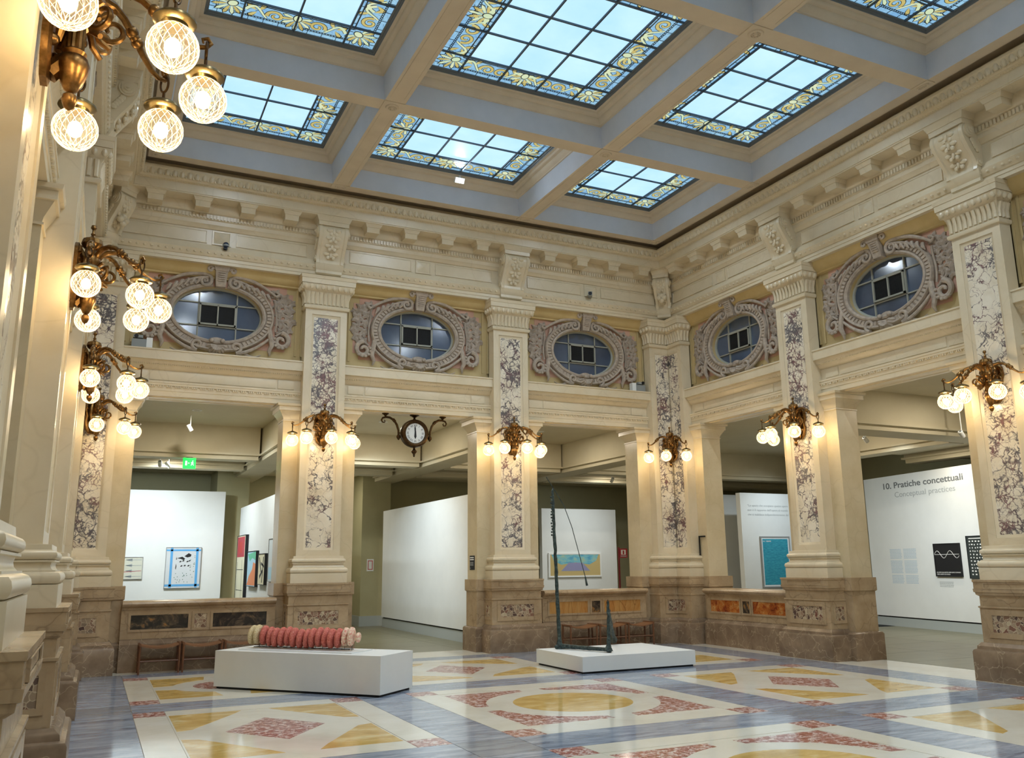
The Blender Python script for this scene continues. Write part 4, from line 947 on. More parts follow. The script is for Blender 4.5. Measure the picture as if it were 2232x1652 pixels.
m = mat('teal', '#2f94ac', .8); t = NT(m); n_ = t.noise(t.P((6, 6, 60), obj=True), 2, 4); t.col(t.ramp(n_, [(.35, '#1f7f9b'), (.65, '#3fa6b8')]))
strokes(t_, 'teal_field', [R4(.075, 1.02, .08, 1.385)], 'teal', -.0395); put_text('A1 180083', .30, .04, 'white_ink', t_, Tr(.09, -.041, 1.30))
MG = lambda s, z: MW_ @ Tr(s, 0, z)
t_ = picture(MG(2.45, 1.27), .85, .78, .05, 'black panel with a white sine wave above two lines of lettering', 'paint_black', '#0b0b0d')
wv = [(.02+.81*i/40, .52+.085*sin(i/40*4*pi*.96+.15)) for i in range(41)]
mbw = MB(); mbw.tube([(x, -.040, z) for x, z in wv], .006, 5, True); mbw.box(.02, .83, -.042, -.039, .515, .525); part('sine_wave', mbw, 'white_ink', t_)
for i, (s, w2) in enumerate((('UN UOMO SULLA NOSTRA ANIMA SIAMO E DOMANDE', .78), ('TEMPO E NIENTE DEL MONDO', .44))): put_text(s, w2, .028, 'white_ink', t_, Tr(.035, -.0405, .085-.045*i))
t_ = picture(MG(3.54, 1.23), 1.0, .97, .05, 'dark panel filled with rows of pale marks, behind the right pillar', 'frame_dark', '#2a3230')
rn = random.Random(5)
for r_ in range(11):
    pol = []; x = .08
    while x < .9: w2 = rn.uniform(.02, .05); z = .08+.075*r_+rn.uniform(-.006, .006); pol.append(R4(x, x+w2, z, z+.03)); x += w2+rn.uniform(.03, .07)
    strokes(t_, 'mark_row', pol, 'white_ink', -.0395)
strokes(t_, 'title_line', [R4(.08, .92, .90, .92)], 'white_ink', -.0395)

# ---- gallery spotlights (track heads with a real lamp inside) ----
def track_spot(loc, target, power, label, size=60):
    t_ = thing('track_spotlight', label, 'spotlight', Tr(*loc), 'gallery track spotlights')
    d = (Vector(target)-Vector(loc)).normalized(); q = d.to_track_quat('-Z', 'Y').to_matrix().to_4x4()
    part('spot_head', MB().lathe([(.035, .10), (.045, .09), (.045, -.05), (.04, -.05), (.035, .0)], 14, cap=False), 'frame_white', t_, q)
    part('spot_stem', MB().tube([(0, 0, .06), (0, 0, (4.31 if loc[1] > 5.05 else 4.85)-loc[2])], .010, 6), 'frame_white', t_)
    L = bpy.data.lights.new('spot', 'SPOT'); L.energy = power; L.spot_size = radians(min(150, size+40)); L.spot_blend = 1.0; L.shadow_soft_size = .06; L.color = (.80, .92, 1.0)
    o = bpy.data.objects.new('spot_lamp', L); COL.objects.link(o); o.parent = t_; o.matrix_local = q @ Tr(0, 0, -.06)
for loc, tg, pw, lab, sz in (
    ((-10.4, 5.8, 4.05), (-10.0, 8.2, 1.9), 2.6, 'track spotlight aimed at the blue-banded painting', 80),
    ((-11.5, 5.8, 4.05), (-11.4, 8.2, 1.6), 2.2, 'track spotlight aimed at the arrow picture', 80),
    ((-10.0, 3.3, 4.55), (-8.2, 3.9, 1.7), 2.2, 'track spotlight aimed at the near end of the slanted white wall', 80),
    ((-10.2, 6.0, 4.05), (-8.2, 6.6, 1.7), 2.2, 'track spotlight aimed at the red picture', 80),
    ((-6.8, 3.6, 4.55), (-4.2, 4.4, 1.3), 4.2, 'track spotlight aimed at the blank white wall', 60),
    ((2.0, 5.8, 4.05), (2.0, 8.2, 1.6), 1.5, 'track spotlight aimed at the wide pastel picture', 80),
    ((6.3, 2.0, 4.5), (6.3, 4.0, 1.6), 2.4, 'track spotlight aimed at the teal picture', 75),
    ((3.2, -2.6, 4.2), (6.75, -1.9, 1.3), 3.4, 'track spotlight aimed at the sine wave panel', 45),
    ((3.2, -4.9, 4.0), (6.4, -4.2, 1.3), 2.6, 'track spotlight aimed at the dark panel of marks', 45),
    ((3.2, -.5, 4.2), (7.2, .3, 2.0), 2.0, 'track spotlight aimed at the Pratiche concettuali lettering', 50)):
    track_spot(loc, tg, pw*SPOT, lab, sz)
# recessed downlights behind the arcade, powered up for bounce; deeper ones added as fill
DLM = MB().lathe([(.10, .0), (.10, -.012), (.075, -.012), (.07, .004)], 20, cap=False).mesh('trim_ring', 'frame_white'); mat('dl_lens', '#fff4e0', .4, emit=2.0); DLL = MB().lathe([(.072, .004), (.071, .006)], 20).mesh('lens', 'dl_lens', 0)
def downlight(x, y, z, label, p):
    t_ = thing('downlight', label, 'downlight', Tr(x, y, z), 'recessed downlights behind the arcade'); ob('trim_ring', DLM, t_); ob('lens', DLL, t_)
    L = bpy.data.lights.new('downlight', 'AREA'); L.shape = 'DISK'; L.size = .14; L.energy = p; L.color = (1, .90, .74)
    o = bpy.data.objects.new('downlight_fill_lamp', L); COL.objects.link(o); o.parent = t_; o.location = (0, 0, -.02)
for x, y, z, lab in (((XL+XB)/2, 2.6, 4.84, 'downlight behind the left bay with the exit sign'), ((XA+XB)/2, 2.6, 4.84, 'downlight behind the clock bay'), (XA/2, 2.6, 4.84, 'downlight behind the bay of the bronze sculpture'), (2.6, YS[1]/2, 4.84, 'downlight behind the first bay of the right wall'), (2.6, (YS[1]+YS[2])/2, 4.84, 'downlight before the Pratiche concettuali wall'), (2.6, 2.6, 4.84, 'downlight behind the inner corner pillar'), (-6.0, 8.6, 4.30, 'added fill downlight deep behind the blank white wall'), (2.3, 6.0, 4.30, 'added fill downlight before the wide pastel picture'), (5.9, -2.0, 4.30, 'added fill downlight above the teal picture wall'), (-10.0, 6.0, 4.30, 'added fill downlight before the blue-banded painting')):
    downlight(x, y, z, lab, 46 if z > 4.5 else 26)

# ================= WALL LAMPS =================
ARMZ = [(r*1.045, z+.04) for r, z in [(.045, 4.27), (.07, 4.32), (.12, 4.365), (.19, 4.375), (.26, 4.35), (.33, 4.295), (.40, 4.225), (.46, 4.18), (.51, 4.165), (.555, 4.175), (.575, 4.20), (.56, 4.225), (.535, 4.215), (.54, 4.195)]]
def arm_mesh():
    mb = MB(); mb.tube([(0, -r, z) for r, z in ARMZ], [.022, .024, .024, .022, .02, .02, .016, .014, .013, .012, .012, .011, .009, .006], 8)
    for (r, z, q) in ((.329, 4.348, .034), (.350, 4.330, .028), (.371, 4.312, .033)): mb.ball((0, -r, z), q, 10, 6)
    sp = [(0, -(.15+(.085-.065*i/24)*cos(1.6+2*pi*1.35*i/24)), 4.19+(.085-.065*i/24)*sin(1.6+2*pi*1.35*i/24)) for i in range(25)]
    mb.tube(sp, [.017-.006*i/24 for i in range(25)], 7)
    mb.tube([(0, -.06, 4.24), (0, -.08, 4.18), (0, -.10, 4.12), (0, -.15, 4.085)], [.016, .018, .017, .014], 7)
    mb.tube([(0, -.21, 4.385), (0, -.23, 4.41), (0, -.26, 4.405)], [.012, .009, .002], 6)
    return mb
ARMM = arm_mesh().mesh('arm', 'brass')
def ringm():
    mb = MB(); mb.tube([(.0+.026*sin(2*pi*i/16), -.581, 4.195+.048*cos(2*pi*i/16)) for i in range(17)], .0065, 6, False); mb.tube([(0, -.581, 4.15), (0, -.581, 4.08)], .008, 6); return mb
RINGM = ringm().mesh('hook_ring', 'bronze_dark')
CAPM = MB().lathe([(.012, .05), (.02, .042), (.075, .022), (.092, .008), (.095, -.004), (.085, -.012), (.06, -.016), (.055, -.03), (.01, -.03)], 24, (0, -.581, 4.055)).mesh('globe_cap', 'cap_metal')
GR = .112; GZ = 3.925
GLOBM = MB().ball((0, -.581, GZ), GR, 28, 18).mesh('glass_globe', 'cut_glass', 60)
def lattice():
    mb = MB(); R_ = GR*1.003
    for fam in (1, -1):
        for k in range(18):
            pts = []
            for i in range(15):
                lat = 1.05-2.3*i/14; lon = 2*pi*k/18+fam*1.25*i/14
                pts.append((R_*cos(lat)*cos(lon), -.581+R_*cos(lat)*sin(lon), GZ+R_*sin(lat)))
            mb.tube(pts, .0014, 4, False)
    for k in range(10): a_ = 2*pi*k/10; mb.tube([(.01*cos(a_), -.581+.01*sin(a_), GZ-R_), (.045*cos(a_), -.581+.045*sin(a_), GZ-R_*.92)], .0016, 4, False)
    return mb
LATM = lattice().mesh('cut_lines', 'cut_line', 0)
BULBM = MB().ball((0, -.581, GZ+.0), .036, 14, 9, (1, 1, 1.25)).mesh('bulb', 'bulb')
def body_mesh():
    mb = MB().lathe([(.002, 3.735), (.022, 3.75), (.035, 3.785), (.03, 3.81), (.012, 3.825), (.028, 3.835), (.048, 3.875), (.068, 3.935), (.073, 3.97), (.062, 4.0), (.045, 4.012), (.055, 4.03), (.04, 4.045)], 20)
    col_ = []
    for z in (4.045, 4.17): col_.append([((.036+.005*(i % 2))*cos(2*pi*i/24), (.036+.005*(i % 2))*sin(2*pi*i/24), z) for i in range(24)])
    mb.loft(col_); mb.lathe([(.055, 4.17), (.06, 4.19), (.045, 4.21), (.07, 4.24), (.085, 4.29), (.075, 4.34), (.05, 4.375), (.04, 4.41)], 20)
    return mb
def urn_mesh():
    mb = MB(); rings = []
    for r, z in ((.03, 4.405), (.07, 4.43), (.085, 4.465), (.075, 4.505), (.03, 4.525)): rings.append([(r*(1+.06*(i % 2))*cos(2*pi*i/28), r*(1+.06*(i % 2))*sin(2*pi*i/28), z) for i in range(28)])
    mb.loft(rings); mb.lathe([(.03, 4.525), (.015, 4.545), (.021, 4.56), (.011, 4.575), (.011, 4.598), (.026, 4.617), (.02, 4.64), (.003, 4.648)], 12); return mb
def plate_mesh():
    mb = MB(); sh = [(-.05, 3.86), (.05, 3.86), (.12, 3.93), (.15, 4.05), (.13, 4.15), (.17, 4.25), (.16, 4.38), (.10, 4.43), (.0, 4.47), (-.10, 4.43), (-.16, 4.38), (-.17, 4.25), (-.13, 4.15), (-.15, 4.05), (-.12, 3.93)]
    mb.loft([[(x, y, z) for x, z in [(x_*k, 4.16+(z_-4.16)*k) for x_, z_ in sh]] for k, y in ((1, .13), (1, .10), (.86, .085), (.8, .095))], flip=True)
    for sg in (-1, 1):
        mb.tube([(sg*(.12+.05*cos(a_)), .085, 4.33+.06*sin(a_)) for a_ in [i*.45 for i in range(13)]], [.018-.0008*i for i in range(13)], 6)
        mb.tube([(sg*.03, .09, 4.40), (sg*.09, .05, 4.30), (sg*.10, .045, 4.18), (sg*.05, .07, 4.05)], [.02, .03, .03, .015], 8)
        mb.ball((sg*.09, .085, 4.03), .03, 8, 6)
    mb.box(-.10, .10, .0, .10, 4.20, 4.30); mb.tube([(0, .10, 3.90), (0, .04, 3.98), (0, .0, 4.0)], [.05, .04, .03], 8)
    return mb
BODYM, URNM, PLATEM = body_mesh().mesh('stem', 'brass'), urn_mesh().mesh('urn_finial', 'brass'), plate_mesh().mesh('backplate', 'brass')
def lamp(M_, label, angs, corner=False):
    t_ = thing('wall_lamp', label, 'wall lamp', M_, 'brass wall lamps with glass globes')
    ob('backplate', PLATEM, t_); ob('stem', BODYM, t_); ob('urn_finial', URNM, t_)
    for a_ in angs:
        arm = ob('arm', ARMM, t_, Rz(radians(a_)))
        for n_, me in (('hook_ring', RINGM), ('globe_cap', CAPM), ('glass_globe', GLOBM), ('cut_lines', LATM), ('bulb', BULBM)): ob(n_, me, arm)
    return t_
FIVE = (-90, -45, 0, 45, 90); off = Tr(0, -.13)
lamp(BACK(XA) @ off, 'five-globe brass lamp on the pillar right of the clock', FIVE)
lamp(BACK(XB) @ off, 'five-globe brass lamp on the pillar left of the clock', FIVE)
lamp(Tr(-.10, -.10) @ Rz(-pi/4) @ off, 'three-globe brass lamp on the inner corner pillar', (-45, 0, 45))
lamp(Tr(XL+.10, -.10) @ Rz(pi/4) @ off, 'three-globe brass lamp on the far left corner pillar, lowest of the left-hand lamps', (-45, 0, 45))
lamp(RIGHT(YS[1]) @ off, 'five-globe brass lamp on the right wall beside the teal picture', FIVE)
lamp(RIGHT(YS[2]) @ off, 'five-globe brass lamp at the right edge of the picture', FIVE)
lamp(LEFT(YS[1]) @ off, 'third brass lamp down the left wall, just above the lowest one', FIVE)
lamp(LEFT(YS[2]) @ off, 'second brass lamp on the left wall, below the largest one', FIVE)
lamp(LEFT(YS[3]) @ off, 'largest brass lamp at top left, nearest the camera', FIVE)

# ================= CLOCK =================
ck = thing('hanging_clock', 'round dark clock with white dial hanging from scrolled brackets', 'clock', Tr(-5.985, .45, 4.265))
RX = Matrix.Rotation(pi/2, 4, 'X')
part('case', MB().lathe([(.20, .07), (.215, .095), (.245, .10), (.275, .085), (.285, .05), (.285, -.05), (.275, -.085), (.245, -.10), (.215, -.095), (.20, -.07)], 40, cap=False).xf(RX), 'bronze_dark', ck)
mat('dial_white', '#d9dcda', .5)
dial = part('dial', MB().lathe([(.207, -.06), (.207, .068)], 40).xf(RX), 'dial_white', ck)
for i, s in enumerate(('XII', 'I', 'II', 'III', 'IIII', 'V', 'VI', 'VII', 'VIII', 'IX', 'X', 'XI')):
    me, w_ = txt(s, .06, 'ink_black', None, None, 'CENTER'); a_ = -i*pi/6
    ob('numeral', me, dial, Tr(0, -.0695, 0) @ RX @ Rz(a_) @ Tr(0, .138, 0) @ Matrix.Diagonal((1.0, 1.0, 1, 1)))
hn = MB().add([(-.012, -.05, 0), (.012, -.05, 0), (.016, .10, 0), (0, .165, 0), (-.016, .10, 0)], [(0, 1, 2, 3, 4)]).xf(Tr(0, -.074, 0) @ RX @ Rz(.07)); part('minute_hand', hn, 'black', dial, smooth=0)
hn = MB().add([(-.015, -.045, 0), (.015, -.045, 0), (.024, .07, 0), (0, .12, 0), (-.024, .07, 0)], [(0, 1, 2, 3, 4)]).xf(Tr(0, -.072, 0) @ RX @ Rz(pi)); part('hour_hand', hn, 'black', dial, smooth=0)
part('top_mount', MB().lathe([(.02, .28), (.03, .30), (.015, .32), (.07, .355), (.095, .365), (.095, .38)], 16), 'bronze_dark', ck)
part('bottom_finial', MB().lathe([(.002, -.475), (.02, -.46), (.012, -.445), (.028, -.435), (.018, -.42), (.03, -.405), (.055, -.375), (.055, -.35), (.03, -.325), (.02, -.30), (.03, -.28)], 14), 'bronze_dark', ck)
for sg in (-1, 1):
    b = MB(); b.tube([(sg*.33, 0, -.06), (sg*.335, 0, .05), (sg*.37, 0, .16), (sg*.43, 0, .25), (sg*.52, 0, .30), (sg*.60, 0, .305), (sg*.665, 0, .285), (sg*.69, 0, .24), (sg*.67, 0, .20), (sg*.63, 0, .195), (sg*.615, 0, .225), (sg*.635, 0, .245)], [.022, .022, .024, .024, .024, .022, .02, .018, .016, .014, .012, .008], 8)
    for q in ((.42, .235), (.44, .255)): b.ball((sg*q[0], 0, q[1]), .034, 8, 6)
    b.lathe([(.002, -.15), (.02, -.13), (.04, -.10), (.045, -.07), (.03, -.05), (.02, -.03)], 12, (sg*.33, 0, 0)); b.lathe([(.02, .30), (.015, .325), (.05, .355), (.07, .365), (.07, .38)], 12, (sg*.61, 0, 0)); b.tube([(sg*.27, 0, 0), (sg*.335, 0, 0)], .014, 6)
    part('scroll_bracket', b, 'bronze_dark', ck)

# ================= PLINTHS + SCULPTURES =================
u = radians(131.5); MP = Tr(-8.17, -4.69) @ Rz(u)     # local x = long side, local -y = short side towards the right
pl = thing('display_plinth', 'tall white display plinth under the coral-red sculpture', 'plinth', MP)
part('plinth_body', MB().box(0, 2.72, -.84, 0, .03, .512), 'plinth_white', pl); part('recessed_foot', MB().box(.03, 2.69, -.81, -.03, 0, .031), 'shadow_gap', pl)
p2 = thing('display_plinth', 'low white display plinth under the bronze sculpture', 'plinth', Tr(-4.707, -3.90))
part('plinth_body', MB().box(0, 2.13, 0, 1.57, .03, .253), 'plinth_white', p2); part('recessed_foot', MB().box(.03, 2.10, .03, 1.54, 0, .031), 'shadow_gap', p2)
# coral-like bristle sculpture
m = mat('bristle_red', '#cf5a4c', .8); t = NT(m); t.col(t.ramp(t.noise(t.P(), 60, 5), [(.3, '#b0503f'), (.6, '#d0786a'), (.8, '#e4ab98')]))
m = mat('bristle_cream', '#d6c290', .8); t = NT(m); t.col(t.ramp(t.noise(t.P(), 60, 5), [(.3, '#b89c66'), (.7, '#e3d6b0')]))
m = mat('bristle_pale', '#e0ab90', .8); t = NT(m); t.col(t.ramp(t.noise(t.P(), 40, 5), [(.35, '#d98a78'), (.6, '#ead9bd')]))
sv = thing('bristle_sculpture', 'caterpillar-like sculpture of red and cream bristle discs on white plinth', 'sculpture', MP @ Tr(0, -.42, .512))
def disc(rad, seed, thick=.085):
    rn = random.Random(seed); mb = MB(); N = 44; rings = []
    for t_, k in ((-1, .25), (-.95, .72), (-.55, .96), (0, 1.02), (.55, .96), (.95, .72), (1, .25)):
        rings.append([(t_*thick/2+rn.uniform(-.004, .004), rad*k*(1+rn.uniform(-.03, .035))*cos(2*pi*j/N), rad*k*(1+rn.uniform(-.03, .035))*sin(2*pi*j/N)) for j in range(N)])
    mb.loft(rings)
    for j in range(150):
        a_ = rn.uniform(0, 2*pi); r_ = rad*rn.uniform(.96, 1.04); x = rn.uniform(-.3, .3)*thick; d_ = .004
        mb.add([(x-d_, r_*.9*cos(a_-.02), r_*.9*sin(a_-.02)), (x+d_, r_*.9*cos(a_+.02), r_*.9*sin(a_+.02)), (x, r_*1.03*cos(a_), r_*1.03*sin(a_))], [(0, 1, 2)])
    return mb
DR = [disc(.132, i).mesh('bristle_disc', 'bristle_red', 50) for i in range(3)]; DC = [disc(.134, 9+i).mesh('bristle_disc', 'bristle_cream', 50) for i in range(2)]; DP = [disc(.125, 20).mesh('bristle_disc', 'bristle_pale', 50), disc(.095, 21).mesh('bristle_disc', 'bristle_pale', 50)]
NX = 18; S0, S1 = .62, 2.42
for i in range(NX):      # i=0 is the near (right) end
    x = S0+(S1-S0)*i/(NX-1); z = .165+.025*cos(i/NX*pi)**2+.012*sin(i*1.3)
    me = DC[1] if i >= NX-2 else (DP[1] if i == 0 else DP[0] if i <= 2 else DR[i % 3])
    s_ = .62 if i == 0 else 1.0
    ob('bristle_disc', me, sv, Tr(x, .012*sin(i*2.1), z) @ Rz(.30+.05*sin(i)) @ Matrix.Rotation(-.10, 4, 'Y') @ Matrix.Scale(s_ if i else .7, 4))
part('base_sheet', MB().box(.55, 2.45, -.26, .26, 0, .012), 'plinth_white', sv)
rk = MB()
for sg in (-1, 1): rk.tube([(.72, sg*.05, .03), (2.35, sg*.05, .03)], .005, 6)
for i in range(14):
    x = .75+1.58*i/13; rk.tube([(x, -.06, .03), (x, .06, .03)], .004, 5); rk.tube([(x, -.05, .0), (x, -.05, .07)], .004, 5)
part('wire_cradle', rk, 'black', sv)
# bronze sculpture
bz = thing('bronze_sculpture', 'spindly patinated bronze with tall mast and hanging wire on low plinth', 'sculpture', Tr(0, 0, .253))
F1, F2, F3 = Vector((-4.38, -2.56, 0)), Vector((-4.0, -3.52, 0)), Vector((-3.13, -2.28, 0))
rn = random.Random(2)
def rough(a, b, n, r0, r1, j=.006): return [a+(b-a)*(i/n)+Vector((rn.uniform(-j, j), rn.uniform(-j, j), 0)) for i in range(n+1)], [r0+(r1-r0)*i/n+rn.uniform(-.004, .004) for i in range(n+1)]
b1 = MB(); pts, rad = rough(F1+Vector((0, 0, .02)), Vector((-4.46, -2.56, 2.67)), 36, .034, .026); rad[0] = .08; rad[1] = .05; b1.tube(pts, rad, 9)
for i in range(14): z = 1.9+.05*i; b1.ball((-4.465-.02+rn.uniform(-.01, .01), -2.57, z), .018, 6, 5)
b1.tube([F1+Vector((-.09, -.03, .034)), F1+Vector((0, 0, .055)), F1+Vector((.14, .05, .03))], [.03, .05, .02], 8); part('mast', b1, 'patina', bz)
b2 = MB(); pts, rad = rough(F1+Vector((0, 0, .05)), F2+Vector((0, 0, .045)), 18, .04, .032); b2.tube(pts, rad, 8); b2.tube([F2+Vector((0, -.05, .045)), F2+Vector((0, .05, .05))], [.04, .045], 8); part('ground_bar', b2, 'patina', bz)
b3 = MB(); pts, rad = rough(F2+Vector((0, 0, .02)), Vector((-3.97, -3.50, .80)), 14, .038, .020); rad[0] = .075; rad[1] = .052; b3.tube(pts, rad, 9); b3.tube([(-3.97, -3.50, .78), (-3.975, -3.5, .83)], [.018, .004], 6); part('short_leg', b3, 'patina', bz)
b4 = MB(); pts, rad = rough(F3+Vector((0, 0, .075)), Vector((-3.96, -3.47, .74)), 20, .042, .018); rad[0] = .07; rad[1] = .055; b4.tube(pts, rad, 8); part('back_leg', b4, 'patina', bz)
b5 = MB(); P0, P1, P2, P3 = Vector((-4.578, -2.56, 2.905)), Vector((-4.43, -2.56, 2.70)), Vector((-4.10, -2.56, 2.02)), Vector((-3.842, -2.56, 1.184))
b5.tube([P0, P1, (P1+P2)/2+Vector((.03, 0, .05)), P2+Vector((.015, 0, .02)), P3], .0065, 6); b5.tube([P3, P3+Vector((.03, 0, -.15))], [.012, .022], 8); b5.tube([(-4.46, -2.56, 2.66), (-4.44, -2.56, 2.72)], [.02, .006], 6); part('hanging_wire', b5, 'patina', bz)

# ================= STOOLS =================
def stool_parts():
    d = {}; w_, dp, h = .64, .36, .47
    mb = MB(); rings = []
    for i in range(13):
        x = -w_/2+w_*i/12; z = h-.055*(1-(2*x/w_)**2); rings.append([(x, -dp/2, z), (x, dp/2, z), (x, dp/2, z-.022), (x, -dp/2, z-.022)])
    mb.loft(rings, flip=True); d['seat'] = mb.mesh('seat', 'walnut_seat')
    for nm, sx in (('L', -1), ('R', 1)):
        r = MB(); r.tube([(sx*(w_/2-.02), -dp/2-.005, h-.012), (sx*(w_/2-.02), dp/2+.005, h-.012)], .019, 8); d['seat_rail'+nm] = r.mesh('seat_rail', 'walnut')
    for sx in (-1, 1):
        for sy in (-1, 1):
            l = MB(); l.tube([(sx*(w_/2-.02), sy*(dp/2-.02), 0), (sx*(w_/2-.02), sy*(dp/2-.02), h-.015)], [.016, .02], 8); d['leg%d%d' % (sx, sy)] = l.mesh('leg', 'walnut')
    for sy in (-1, 1): d['stretcher%d' % sy] = MB().tube([(-w_/2+.02, sy*(dp/2-.02), .20), (w_/2-.02, sy*(dp/2-.02), .20)], .011, 6).mesh('stretcher', 'walnut')
    for sx in (-1, 1): d['cross%d' % sx] = MB().tube([(sx*(w_/2-.02), -dp/2+.02, .17), (sx*(w_/2-.02), dp/2-.02, .17)], .011, 6).mesh('stretcher', 'walnut')
    return d
ST = stool_parts(); NMS = {'seat': 'seat', 'seat_': 'seat_rail'}
def stool(M_, label, group):
    t_ = thing('wooden_stool', label, 'stool', M_, group)
    for k, me in ST.items(): ob(me.name.split('.')[0], me, t_)
for i, w_ in enumerate(('leftmost dark wooden stool in front of the left parapet', 'second dark wooden stool in front of the left parapet', 'third dark wooden stool, partly behind the tall white plinth')): stool(Tr(-10.55+.66*i, -.24), w_, 'stools along the left parapet')
for i, w_ in enumerate(('wooden stool behind the bronze mast, leftmost of three', 'middle wooden stool behind the short bronze leg', 'rightmost wooden stool beside the inner corner pillar')): stool(Tr(-2.68+.68*i, -.28), w_, 'stools along the right parapet')

# ================= SMALL FITTINGS =================
mat('sign_green', '#16c94a', .4, emit=1.6); mat('sign_pale', '#c8f5d4', .4, emit=1.5)
ex = thing('exit_sign', 'glowing green emergency exit sign hanging under the gallery ceiling', 'exit sign', Tr(-10.0, 4.54, 3.835))
part('sign_body', MB().box(0, .27, -.03, .03, 0, .235), 'sign_green', ex); part('hanger', MB().box(.06, .21, -.02, .02, .225, .26), 'frame_white', ex)
fg = MB(); fg.box(.045, .085, -.034, -.030, .07, .17); fg.box(.105, .135, -.034, -.030, .115, .128); fg.add([(.10, -.0335, .121), (.115, -.0335, .105), (.115, -.0335, .137)], [(0, 1, 2)])
fg.tube([(.17, -.032, .07), (.185, -.032, .105), (.195, -.032, .14), (.20, -.032, .155)], .008, 5); fg.tube([(.225, -.032, .075), (.205, -.032, .10), (.19, -.032, .12)], .008, 5); fg.tube([(.165, -.032, .125), (.195, -.032, .145), (.225, -.032, .12)], .006, 5); fg.ball((.203, -.032, .172), .012, 8, 6)
part('running_figure', fg, 'sign_pale', ex)
mat('sign_red', '#a3202c', .5); mat('sign_red_dark', '#6e1620', .5)
fs = thing('fire_sign', 'red fire extinguisher sign on a thin red post behind the parapet', 'sign', Tr(-.57, 1.5))
part('post', MB().box(-.015, .015, -.015, .015, 0, 2.03), 'sign_red_dark', fs); sgp = part('sign_plate', MB().box(.015, .23, -.008, .008, 1.79, 2.0), 'sign_red', fs)
part('base_plate', MB().lathe([(.16, 0), (.16, .015), (.02, .02)], 20), 'sign_red_dark', fs)
part('pictogram', MB().box(.055, .185, -.011, -.008, 1.86, 1.97), 'frame_white', fs); part('pictogram_red', MB().box(.10, .14, -.013, -.010, 1.87, 1.955), 'sign_red', fs); part('sign_text', MB().box(.04, .20, -.011, -.008, 1.815, 1.84), 'ink_pale', fs)
pq = thing('wall_plaque', 'small dark information plaque on the pier reveal right of the blank wall', 'plaque', Tr(-4.712, .58, 1.565) @ Rz(-pi/2))
part('plate', MB().box(0, .24, -.006, .002, 0, .28), 'frame_dark', pq)
for i, z in enumerate((.23, .19, .145, .125, .105, .085, .03)): part('plaque_line', MB().box(.02, .21 if i < 2 else (.06 if i == 6 else .19), -.008, -.005, z, z+(.022 if i < 2 else .008)), 'white_ink' if i < 2 else 'ink_pale', pq)
bk = thing('wall_bracket', 'thin black angled rod standing on the corner pillar base', 'bracket', Tr(.20, -.56, 1.86)); part('upright_rod', MB().box(-.02, .0, -.014, .014, -.03, .36), 'black', bk); part('arm_rod', MB().box(-.02, .0, -.20, .014, .335, .365), 'black', bk); part('foot', MB().box(-.03, .0, -.02, .025, -.045, -.02), 'black', bk)
hy = thing('hydrant_cabinet', 'small fire hose cabinet sign on the olive pier behind the clock', 'cabinet', Tr(-4.43, 8.695, 1.52)); part('cabinet_door', MB().box(-.10, .10, -.012, .0, 0, .34), 'frame_white', hy); part('red_border', MB().loft([[(x, -.014, z) for x, z in ((-.07+g, .04+g), (.07-g, .04+g), (.07-g, .30-g), (-.07+g, .30-g))] for g in (0, .02)], cap=False), 'ink_red', hy)
mat('cctv_grey', '#8b908f', .5); mat('dome_blue', '#1f3350', .1)
def camera_box(M_, label):
    t_ = thing('security_camera', label, 'camera', M_, 'security cameras')
    part('mount', MB().box(-.03, .03, -.02, .06, -.05, .03), 'cctv_grey', t_); part('housing', MB().box(-.045, .045, -.15, .02, -.045, .045), 'cctv_grey', t_); part('lens_face', MB().lathe([(.04, 0), (.038, .012), (.02, .012)], 16).xf(Tr(0, -.15, 0) @ Matrix.Rotation(pi/2, 4, 'X')), 'black', t_); return t_
camera_box(Tr(-2.07, -.06, 7.53) @ Rz(-.5), 'small security camera on the frieze right of the clock bay')
t_ = thing('dome_camera', 'small blue-black dome camera on the frieze at left', 'camera', Tr(-9.89, -.05, 7.50), 'security cameras'); part('dome', MB().ball((0, -.06, 0), .055, 14, 10), 'dome_blue', t_); part('dome_base', MB().lathe([(.06, -.03), (.06, .0)], 16, (0, -.06, 0)), 'cctv_grey', t_); part('dome_mount', MB().box(-.03, .03, -.06, .08, -.08, -.03), 'black', t_)
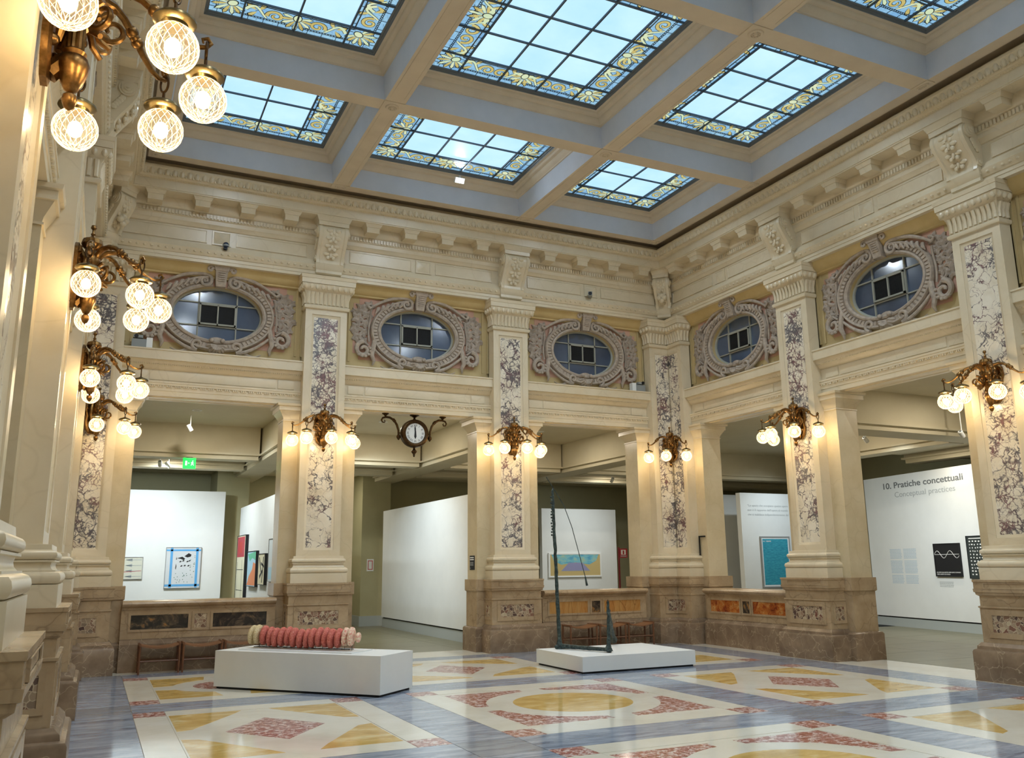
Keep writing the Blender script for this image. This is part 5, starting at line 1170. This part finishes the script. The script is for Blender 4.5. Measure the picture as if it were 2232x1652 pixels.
def ledge_box(M_, label):
    t_ = thing('camera_box', label, 'junction box', M_, 'white boxes on the ledge')
    part('box_body', MB().box(-.12, .12, -.07, .07, 0, .15), 'cctv_grey', t_); part('box_lid', MB().box(-.22, -.12, -.06, .06, 0, .19), 'frame_white', t_)
    c_ = MB().box(-.06, .10, -.08, .02, .17, .22); part('camera_body', c_, 'cctv_grey', t_); part('camera_lens', MB().lathe([(.035, 0), (.032, .02), (.01, .02)], 14).xf(Tr(.05, -.08, .20) @ Matrix.Rotation(pi/2, 4, 'X')), 'black', t_)
ledge_box(Tr(-.72, .15, 5.466), 'white box and camera on the ledge left of the inner corner pillar')
ledge_box(Tr(-11.22, .15, 5.466) @ Matrix.Diagonal((-1, 1, 1, 1)), 'grey box and camera on the ledge at far left')
mat('flood_lens', '#f4fbff', .3, emit=3.0)
FB = MB().box(-.10, .10, -.05, .06, -.02, .08).mesh('flood_body', 'frame_white', 0); FLN = MB().box(-.09, .09, -.044, .054, -.026, -.019).mesh('flood_lens', 'flood_lens', 0); FBR = MB().box(-.02, .02, -.09, .0, .02, .10).mesh('flood_bracket', 'frame_white', 0)
ROWS = ('back row', 'second row', 'third row', 'fourth row', 'row nearest the front wall'); COLS = ('right-hand', 'middle', 'left-hand')
def flood(x, y, tilt, label, power):
    t_ = thing('floodlight', label, 'floodlight', Tr(x, y, 9.20) @ Matrix.Rotation(tilt, 4, 'X'), 'floodlights on the skylight frames')
    ob('flood_body', FB, t_); ob('flood_lens', FLN, t_); ob('flood_bracket', FBR, t_)
    L = bpy.data.lights.new('flood', 'AREA'); L.shape = 'RECTANGLE'; L.size = .17; L.size_y = .09; L.energy = power; L.color = (.78, .89, 1.0); L.spread = radians(140)
    o = bpy.data.objects.new('flood_lamp', L); COL.objects.link(o); o.parent = t_; o.matrix_local = Tr(0, 0, -.03)
for j, (ya, yb) in enumerate(ys):
    for i, (xa, xb) in enumerate(xs):
        flood((xa+xb)/2, min(ya, yb)+.26, radians(12), 'floodlight on the near frame of the %s skylight in the %s' % (COLS[i], ROWS[j]), FLOOD)
flood(-5.62, -1.06, radians(-60), 'bright floodlight seen on the far frame of the middle skylight in the back row', FLOOD*.3)
